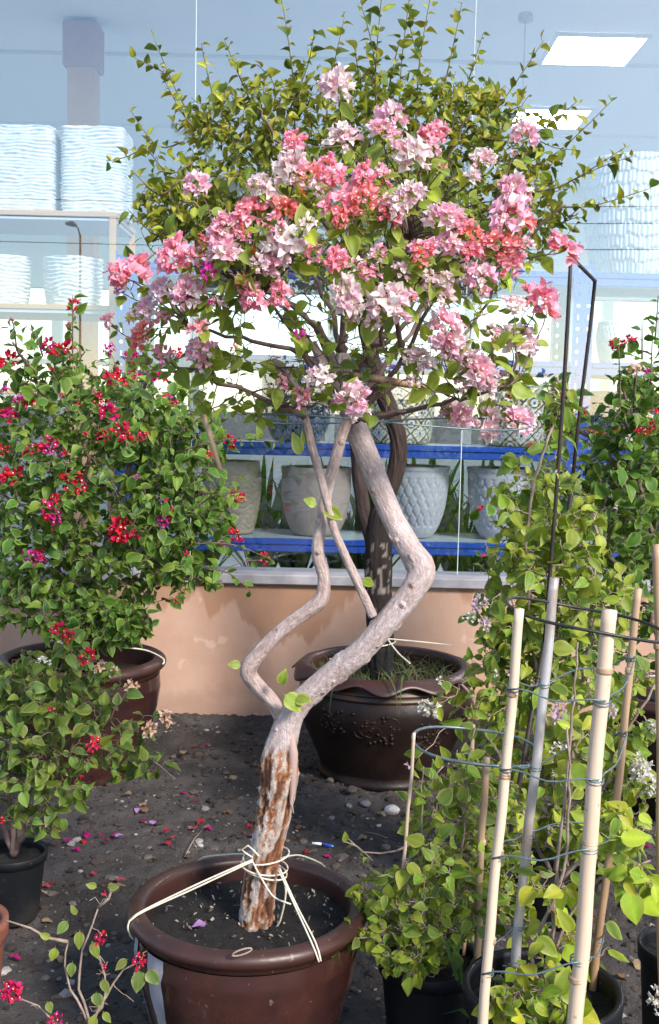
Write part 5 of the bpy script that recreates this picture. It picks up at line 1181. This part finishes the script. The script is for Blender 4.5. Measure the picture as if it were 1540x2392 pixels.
wire_loop('tie_wire', 'thin grey wire round the cage canes at half height', [('A', 1782), ('B', 1808), ('D', 1700), ('C', 1780)])
wire_loop('tie_wire', 'thin grey wire round the cage canes level with the steel pole end', [('A', 1985), ('B', 1965), ('D', 1900), ('C', 1935)])
wire_loop('tie_wire', 'lowest thin grey wire round the cage canes', [('A', 2255), ('B', 2225), ('D', 2180), ('C', 2150)])
h0 = P(1372, 1446, 2.2)
def hoop(c, rx, ry, tilt, n=64): return [c + Vector((rx * math.cos(t), ry * math.sin(t), tilt * math.cos(t) + .003 * math.sin(3 * t))) for t in np.linspace(0, 6.2832, n)[:-1]]
b = MB(); b.tube(hoop(h0, S(188, 2.2), .165, -.026), .0032, 8, closed=True); o = link('cage_hoop', b.mesh('cage_hoop', M_wireblack)); tag(o, 'thick black wire hoop round the cane tops of the front cage', 'hoop', 'wires round the cane cages')

gp = P(1268, 2300, 2.26)
nursery_pot('black nursery pot in which the front cane cage stands', (gp.x, 2.26, 0), .165, gp.z)
SP_y = species(17, [(0.30, 0.36, 0.03), (0.24, 0.32, 0.03), (0.17, 0.25, 0.03), (0.38, 0.40, 0.035), (0.12, 0.20, 0.03)], (0.42, 0.44, 0.07), fold=.16, curl=.2)
yp = Plant('yellow_green_bougainvillea', 'leggy plant with big yellow-green leaves growing inside the front cane cage', (gp.x, 2.26, gp.z * .85), SP_y, 99, 0.058, M_twigpale, 'bougainvilleas', 'shrub', .75)
yp.center = P(1290, 2150, 2.35)
for l in ([(1268, 2310), (1240, 2240), (1270, 2150), (1310, 2060), (1330, 1900), (1325, 1700)], [(1268, 2310), (1290, 2200), (1300, 2050), (1320, 1850), (1345, 1600), (1350, 1500)], [(1275, 2310), (1310, 2180), (1370, 2080), (1430, 2040), (1520, 2010)], [(1262, 2310), (1220, 2260), (1190, 2290)], [(1310, 2060), (1380, 1980), (1430, 1910)]):
    yp.limb([P(a, b_, 2.26 - .01 * i) for i, (a, b_) in enumerate(l)], .0045, .002, jit=.0015)
yp.fill([(1235, 2300, 2.16, 95, 70, .06, 4.2), (1290, 2180, 2.2, 60, 60, .08, 1.2), (1450, 1930, 2.2, 70, 50, .06, 1.8), (1480, 2050, 2.18, 60, 40, .05, 1.6), (1300, 2060, 2.25, 60, 60, .08, .8), (1180, 2340, 2.14, 60, 40, .05, 1.4), (1330, 2300, 2.3, 60, 60, .05, .8), (1250, 2350, 2.12, 110, 45, .05, 2.5), (1380, 2200, 2.35, 50, 90, .05, 1.0), (1360, 1700, 2.3, 60, 160, .06, .7)], 290, r0=.0022, leaf_len=.13, sp=.029, arch=.05, droop=.75)
yp.finish(200)

# ================================================================== front small bush with its own little cage
SYB = 2.62
sc_ = P(1005, 2232, SYB)
nursery_pot('dark plastic nursery pot under the low bushy plant beside the front pot', (sc_.x, SYB, 0), S(250, SYB) / 2, sc_.z)
SP_s = species(18, [(0.17, 0.25, 0.03), (0.13, 0.20, 0.03), (0.24, 0.31, 0.035), (0.10, 0.165, 0.03), (0.31, 0.35, 0.04)], (0.38, 0.38, 0.09), fold=.25, curl=.18)
sb = Plant('green_shrub', 'low bushy yellow-edged green shrub right of the front pot', (sc_.x, SYB, sc_.z * .85), SP_s, 111, 0.043, M_twigpale, None, 'shrub', .55)
sb.center = P(1030, 2080, SYB + .05)
for l in ([(1005, 2240), (1000, 2120), (985, 1950), (990, 1790)], [(1005, 2240), (1050, 2120), (1080, 1980), (1090, 1830)], [(1005, 2240), (940, 2140), (890, 2080), (850, 2080)], [(1005, 2240), (1100, 2150), (1170, 2080)], [(960, 2200), (900, 2190), (830, 2190), (780, 2195)], [(985, 1950), (930, 1990), (850, 1990), (815, 1960)]):
    sb.limb([P(a, b_, SYB - .02 * i) for i, (a, b_) in enumerate(l)], .0036, .0014, jit=.002)
sb.fill([(1000, 2110, SYB - .02, 150, 110, .14, 4), (1060, 1950, SYB, 110, 120, .12, 2.4), (900, 2090, SYB - .05, 70, 70, .08, 1.0), (1130, 2080, SYB, 80, 120, .1, 1.3), (1090, 1830, SYB, 80, 80, .08, 1.2), (990, 1880, SYB, 50, 90, .06, .6), (830, 2190, SYB - .1, 50, 25, .03, .5), (1000, 2200, SYB - .1, 110, 60, .05, 1.2), (1010, 2090, SYB - .12, 160, 130, .06, 3), (1170, 1970, SYB + .05, 90, 170, .1, 2.5), (1230, 2120, SYB + .1, 60, 120, .08, 1.2), (960, 2240, SYB - .13, 90, 50, .03, 1.5)], 900, r0=.003, leaf_len=.12, sp=.022, arch=.1, droop=.2)
for (a, t_) in (((870, 2010), (800, 1965)), ((880, 2190), (765, 2215)), ((1000, 1850), (1035, 1790)), ((1090, 1800), (1110, 1700))):
    p = P(a[0], a[1], SYB - .12); e = P(t_[0], t_[1], SYB - .14); q = smooth_path([tuple(p), tuple((p + e) / 2 + UP * .01), tuple(e)], .02); sb.tw.tube([tuple(x) for x in q], .0016, 5); sb.leaves_along(q, 9, .02, .85, taper=False, droop=.1)
sb.finish(280)
# a couple of long grass blades in that pot
b = MB()
for (x0, y0, x1, y1) in ((1070, 2290, 1015, 2170), (1060, 2280, 1085, 2160), (1075, 2300, 1140, 2215), (1085, 2310, 1050, 2200), (1120, 2392, 1030, 2370), (1120, 2385, 1170, 2340)):
    p = P(x0, y0, SYB - .12); e = P(x1, y1, SYB - .16); w = Vector((.004, 0, .003)); m_ = (p + e) / 2 + Vector((0, -.01, .03)); b.add([p - w, p + w, m_ + w, m_ - w, e], [(0, 1, 2, 3), (3, 2, 4)], (.12, .2, .06))
o = link('grass_tuft', b.mesh('grass_tuft', M_leaf, False)); tag(o, 'few long grass blades leaning out of the dark plastic pot', 'grass')
g2 = 'thin stakes of the little cage'
pole('thin_stake', 'thin pale stake holding the left end of the little hoop', (968, 1712, 2.55), (935, 2180, 2.60), .0042, M_bamboo, (), g2, False, 'stake', 8)
pole('thin_stake', 'thin grey-brown stake under the back of the little hoop', (1106, 1692, 2.78), (1085, 2150, 2.70), .0055, M_bamboodark, (), g2, False, 'stake', 8)
pole('bamboo_cane', 'short bamboo cane in front of the little hoop', (1137, 1770, 2.50), (1112, 2250, 2.55), .0085, M_bamboodark, (1960, 2130), g2)
h1 = P(1112, 1742, 2.62)
b = MB(); b.tube(hoop(h1, S(152, 2.62), .155, -.012), .0036, 8, closed=True); o = link('cage_hoop', b.mesh('cage_hoop', M_wire)); tag(o, 'smaller grey-green wire hoop above the low bushy shrub', 'hoop', 'wires round the cane cages')

# right edge pot with white flowers
ec = P(1590, 2205, 2.62)
nursery_pot('black nursery pot cut off by the lower right photo edge', (ec.x, 2.62, 0), .1, ec.z)
ep = Plant('white_bougainvillea', 'small plant with a white flower at the lower right photo edge', (ec.x, 2.62, ec.z * .85), SP_v, 123, 0.05, M_twigpale, 'bougainvilleas', 'shrub', .6)
ep.center = P(1600, 2150, 2.7)
ep.limb([P(1590, 2215, 2.62), P(1580, 2120, 2.6), P(1570, 2050, 2.58)], .005, .002); ep.limb([P(1590, 2215, 2.62), P(1560, 2260, 2.5), P(1538, 2320, 2.46)], .004, .002)
ep.fill([(1590, 2090, 2.6, 50, 60, .08, 1)], 10, r0=.003, leaf_len=.1, sp=.03)
ep.flowers([(1533, 2330, 48, 'W', 2.45), (1535, 2365, 26, 'W', 2.45)], 2.45, leafy=0)
ep.finish(40)
# ================================================================== things lying on the soil
M_pebble = mat('pebble', attr=True, col2=(.75, .73, .7), nscale=60, rough=.9)
def stone_geo(rng, s, flat=.6):
    t = (1 + 5 ** .5) / 2
    v = [(-1, t, 0), (1, t, 0), (-1, -t, 0), (1, -t, 0), (0, -1, t), (0, 1, t), (0, -1, -t), (0, 1, -t), (t, 0, -1), (t, 0, 1), (-t, 0, -1), (-t, 0, 1)]
    f = [(0, 11, 5), (0, 5, 1), (0, 1, 7), (0, 7, 10), (0, 10, 11), (1, 5, 9), (5, 11, 4), (11, 10, 2), (10, 7, 6), (7, 1, 8), (3, 9, 4), (3, 4, 2), (3, 2, 6), (3, 6, 8), (3, 8, 9), (4, 9, 5), (2, 4, 11), (6, 2, 10), (8, 6, 7), (9, 8, 1)]
    sc = np.array((rng.uniform(.7, 1.3), rng.uniform(.7, 1.2), flat * rng.uniform(.6, 1.1))); v = np.array(v) / 1.9 * sc * s * rng.uniform(.75, 1.2, (12, 1))
    a = rng.uniform(0, 6.28); c, d = math.cos(a), math.sin(a); v = v @ np.array(((c, -d, 0), (d, c, 0), (0, 0, 1))).T
    return v, f
rng = np.random.default_rng(17); b = MB()
for k in range(9000):
    y = 1.9 + 3.75 * rng.random() ** .8; x = rng.uniform(-1, 1) * (y * .34 + .15); s = min(.022, .0045 * (1 + rng.pareto(1.9)))
    v, f = stone_geo(rng, s); u = rng.random(); w = rng.uniform(.6, 1.3)
    c = (.05 * w, .037 * w, .031 * w) if u < .72 else ((.13 * w, .105 * w, .09 * w) if u < .93 else (.28 * w, .26 * w, .25 * w))
    b.add(v + np.array((x, y, gz(x, y) + s * .12)), f, c)
o = link('gravel', b.mesh('gravel', M_pebble, False)); tag(o, 'dark gravel and crumbs of soil strewn over the ground', 'gravel', kind='stuff')
def ground_at(px, py):
    d = RC @ Vector(((px - W / 2) / F, -(py - H / 2) / F, -1)); t = -CAM.z / d.z; p = CAM + d * t
    return p.x, p.y
def stone(px, py, spx, col, label, group='stones on the soil', flat=.65):
    x, y = ground_at(px, py); s = S(spx, y) / 2; r = np.random.default_rng(int(px * 7 + py)); v, f = stone_geo(r, s, flat)
    c = np.ones((12, 3)) * np.array(col); bb = MB(); bb.add(v + np.array((x, y, gz(x, y) + s * .3)), f, [tuple(q) for q in c])
    me = bb.mesh('stone', M_pebble, False); o = link('stone', me); md = o.modifiers.new('round', 'SUBSURF'); md.levels = 1; md.render_levels = 1
    tag(o, label, 'stone', group)
stone(918, 1893, 62, (.55, .52, .52), 'largest white stone lying beside the wavy-lipped pot')
stone(820, 1862, 44, (.10, .085, .075), 'dark stone at the foot of the wavy-lipped pot')
stone(770, 1838, 34, (.14, .115, .095), 'brown stone just left of the dark stone by the pot foot')
stone(852, 1884, 38, (.2, .18, .19), 'grey stone in front of the dark stone by the pot foot')
stone(640, 1985 - 30, 26, (.45, .43, .45), 'white pebble left of the trunk behind the front pot')
stone(622, 1915, 22, (.4, .38, .42), 'pale lilac pebble among the magenta petals')
stone(468, 1975, 24, (.42, .4, .42), 'whitish pebble close to the rim of the front pot')
stone(885, 1925, 18, (.4, .37, .36), 'small pale pebble below the largest white stone')
stone(1205, 2120 - 20, 20, (.3, .28, .28), 'small grey pebble between the canes')
stone(240, 2098, 20, (.13, .12, .13), 'dark grey pebble left of the front pot')
stone(440, 1998, 14, (.35, .32, .3), 'tiny pale pebble under the cord behind the front pot')
# fallen bracts and dry leaves, each its own
def flat_leaf(seed, kind):
    r = np.random.default_rng(seed)
    col = {'m': (.42, .02, .16), 'r': (.42, .03, .04), 'k': (.5, .08, .10), 'v': (.45, .25, .5), 'd': (.22, .12, .06), 't': (.34, .24, .14)}[kind]
    v, f, c = leaf_template(r, col, np.array(col) * 1.3, width=.8, fold=.12, curl=.18, wav=.12); return mesh_np('fallen', v, f, M_bract, c)
FLAT = {(k, i): flat_leaf(200 + i + ord(k), k) for k in 'mrkvdt' for i in range(3)}
rng = np.random.default_rng(23)
petals = [(420, 1858, 'm'), (465, 1880, 'm'), (440, 1872, 'k'), (343, 1918, 'm'), (478, 1940, 'm'), (475, 1926, 'r'), (455, 1945, 'k'), (398, 1948, 'r'), (405, 1962, 'k'), (385, 1975, 'r'), (357, 1935, 'v'), (250, 1965, 'm'), (240, 1975, 'm'), (258, 1958, 'm'), (230, 1958, 'm'), (268, 1968, 'v'), (197, 1950, 'm'), (208, 1955, 'm'), (165, 1975, 'm'), (168, 1990, 'm'), (190, 1962, 'r'), (217, 2063, 'k'), (270, 2078, 'k'), (95, 2080, 'k'), (120, 2072, 'r'), (592, 1930, 'r'), (590, 1958, 'm'), (755, 2005, 'm'), (600, 1915, 'k'), (725, 1990, 'r'), (150, 1880, 'm'), (120, 1945, 'm'), (105, 1938, 'm'), (138, 1950, 'k'), (325, 1900, 'v'), (450, 1690 + 60, 'r'), (475, 1742, 'm'), (22, 2240, 'm'), (640, 1905, 'r'), (1488, 2090, 'm'), (1500, 1985, 'm'), (1320, 2250, 'v'), (990, 1955, 'v')]
for i, (px, py, k) in enumerate(petals):
    x, y = ground_at(px, py); o = link('fallen_bract', FLAT[(k, i % 3)], None, Matrix.Translation((x, y, gz(x, y) + .014)) @ Matrix.Rotation(rng.uniform(0, 6.28), 4, 'Z') @ Matrix.Rotation(rng.uniform(-.5, .5), 4, 'X') @ Matrix.Diagonal((.034, .034, .034, 1)))
    tag(o, {'m': 'fallen magenta bract lying on the dark soil', 'r': 'fallen deep red bract lying on the dark soil', 'k': 'fallen rosy pink bract lying on the dark soil', 'v': 'fallen pale lilac bract lying on the dark soil'}[k], 'petal', 'fallen bracts on the soil')
dry = [(345, 1905), (340, 1895), (365, 2020), (265, 2100), (255, 2085), (430, 1775), (690, 1935), (880, 1900), (700, 1960), (860, 1960), (395, 2075), (310, 1870), (1340, 2200), (1480, 2250), (1440, 2280), (130, 2230), (170, 2180), (95, 2160), (480, 1780), (545, 1840), (520, 1905), (940, 1935), (600, 1800)]
for i, (px, py) in enumerate(dry):
    x, y = ground_at(px, py); o = link('dry_leaf', FLAT[('dt'[i % 2], i % 3)], None, Matrix.Translation((x, y, gz(x, y) + .014)) @ Matrix.Rotation(rng.uniform(0, 6.28), 4, 'Z') @ Matrix.Rotation(rng.uniform(-.5, .5), 4, 'X') @ Matrix.Diagonal((.042, .042, .042, 1)))
    tag(o, ('small curled dark brown dry leaf lying on the soil', 'small curled tan dry leaf lying on the soil')[i % 2], 'leaf', 'dry leaves on the soil')
p = P(487, 2078, FY - .05); p.z = FH * .86 + .016
o = link('fallen_bract', FLAT[('v', 1)], None, Matrix.Translation(p) @ Matrix.Rotation(1.9, 4, 'Z') @ Matrix.Diagonal((.04, .04, .04, 1))); tag(o, 'lilac bract lying on the soil inside the front pot', 'petal')
x, y = ground_at(748, 1978)
pn = thing('plastic_scrap', 'scrap of blue and white plastic behind the front pot', 'litter', (x, y, 0))
b = MB(); b.tube([(x - .03, y + .005, gz(x, y) + .02), (x + .005, y, gz(x, y) + .02)], .005, 8); link('white_end', b.mesh('white_end', M_frame), pn)
b = MB(); b.tube([(x + .006, y, gz(x, y) + .02), (x + .02, y - .003, gz(x, y) + .02), (x + .05, y - .02, gz(x, y) + .018)], [.004, .006, .005], 8); link('blue_end', b.mesh('blue_end', M_blue), pn)
for i, (a, c, lab) in enumerate((((432, 2010), (475, 1940), 'dry straw leaning on the soil behind the front pot rim'), ((850, 1945), (905, 1965), 'dry straw lying on the soil near the largest white stone'), ((70, 2092), (110, 2100), 'dry straw lying on the soil at the left'))):
    x0, y0 = ground_at(*a); x1, y1 = ground_at(*c); b = MB(); b.tube([(x0, y0, gz(x0, y0) + .012), ((x0 + x1) / 2, (y0 + y1) / 2, gz(x0, y0) + .022), (x1, y1, gz(x1, y1) + .012)], .0018, 5)
    o = link('straw', b.mesh('straw', M_twigpale)); tag(o, lab, 'straw')

# ================================================================== what stands behind the viewer and shows in the glass
def mirrored(px, py, dist):
    """real point whose reflection in the glass appears at (px, py) when its mirror image is dist away"""
    q = P(px, py, dist); return Vector((q.x, 2 * GY - dist, q.z))
q = mirrored(168, 525, 36)
sl = thing('street_lamp', 'slim street lamp reflected in the glass above the round planter', 'street lamp', (q.x + .27, q.y, 0))
b = MB(); b.tube([(q.x + .27, q.y, -.05), (q.x + .27, q.y, q.z - .35), (q.x + .2, q.y, q.z - .1), (q.x + .1, q.y, q.z)], [.05, .035, .03, .025], 8); link('pole', b.mesh('pole', M_wireblack), sl)
b = MB(); b.tube([(q.x + .16, q.y, q.z - .02), (q.x + .0, q.y, q.z + .03), (q.x - .2, q.y, q.z + .04)], [.05, .09, .05], 10); link('lamp_head', b.mesh('lamp_head', M_wireblack), sl)
for i, (yy, lab) in enumerate(((447, 'upper overhead wire reflected in the glass'), (548, 'middle overhead wire reflected in the glass'), (487, 'thin overhead wire reflected in the glass over the big pot'))):
    a = mirrored(-900, yy - 10, 30); c = mirrored(2500, yy + 30, 30); m_ = (a + c) / 2 - Vector((0, 0, .25))
    b = MB(); b.tube(smooth_path([tuple(a), tuple(m_), tuple(c)], .6), .013, 5); o = link('overhead_wire', b.mesh('overhead_wire', M_wireblack)); tag(o, lab, 'wire', 'overhead wires')
rng = np.random.default_rng(71); idx = []; Ms = []
for k in range(4000):
    x = rng.uniform(-11, 11); top = 1.75 + .45 * fn(x * .9, 2.2, 0) + .25 * fn(x * 3.1, 5, 0); z = top * rng.random() ** .6; y = -5.2 + rng.normal(0, .5)
    idx.append(int(rng.integers(len(SP_left)))); M = Matrix.Translation((x, y, z)) @ Matrix.Rotation(rng.uniform(0, 6.28), 4, 'Z') @ Matrix.Rotation(rng.uniform(-1, .6), 4, 'X') @ Matrix.Diagonal((.22, .22, .22, 1)); Ms.append(np.array(M))
o = link('shrubbery', merge_instances('shrubbery', SP_left, idx, Ms, M_leaf)); tag(o, 'dark row of nursery shrubs reflected in the lower glass', 'shrubs', kind='stuff')
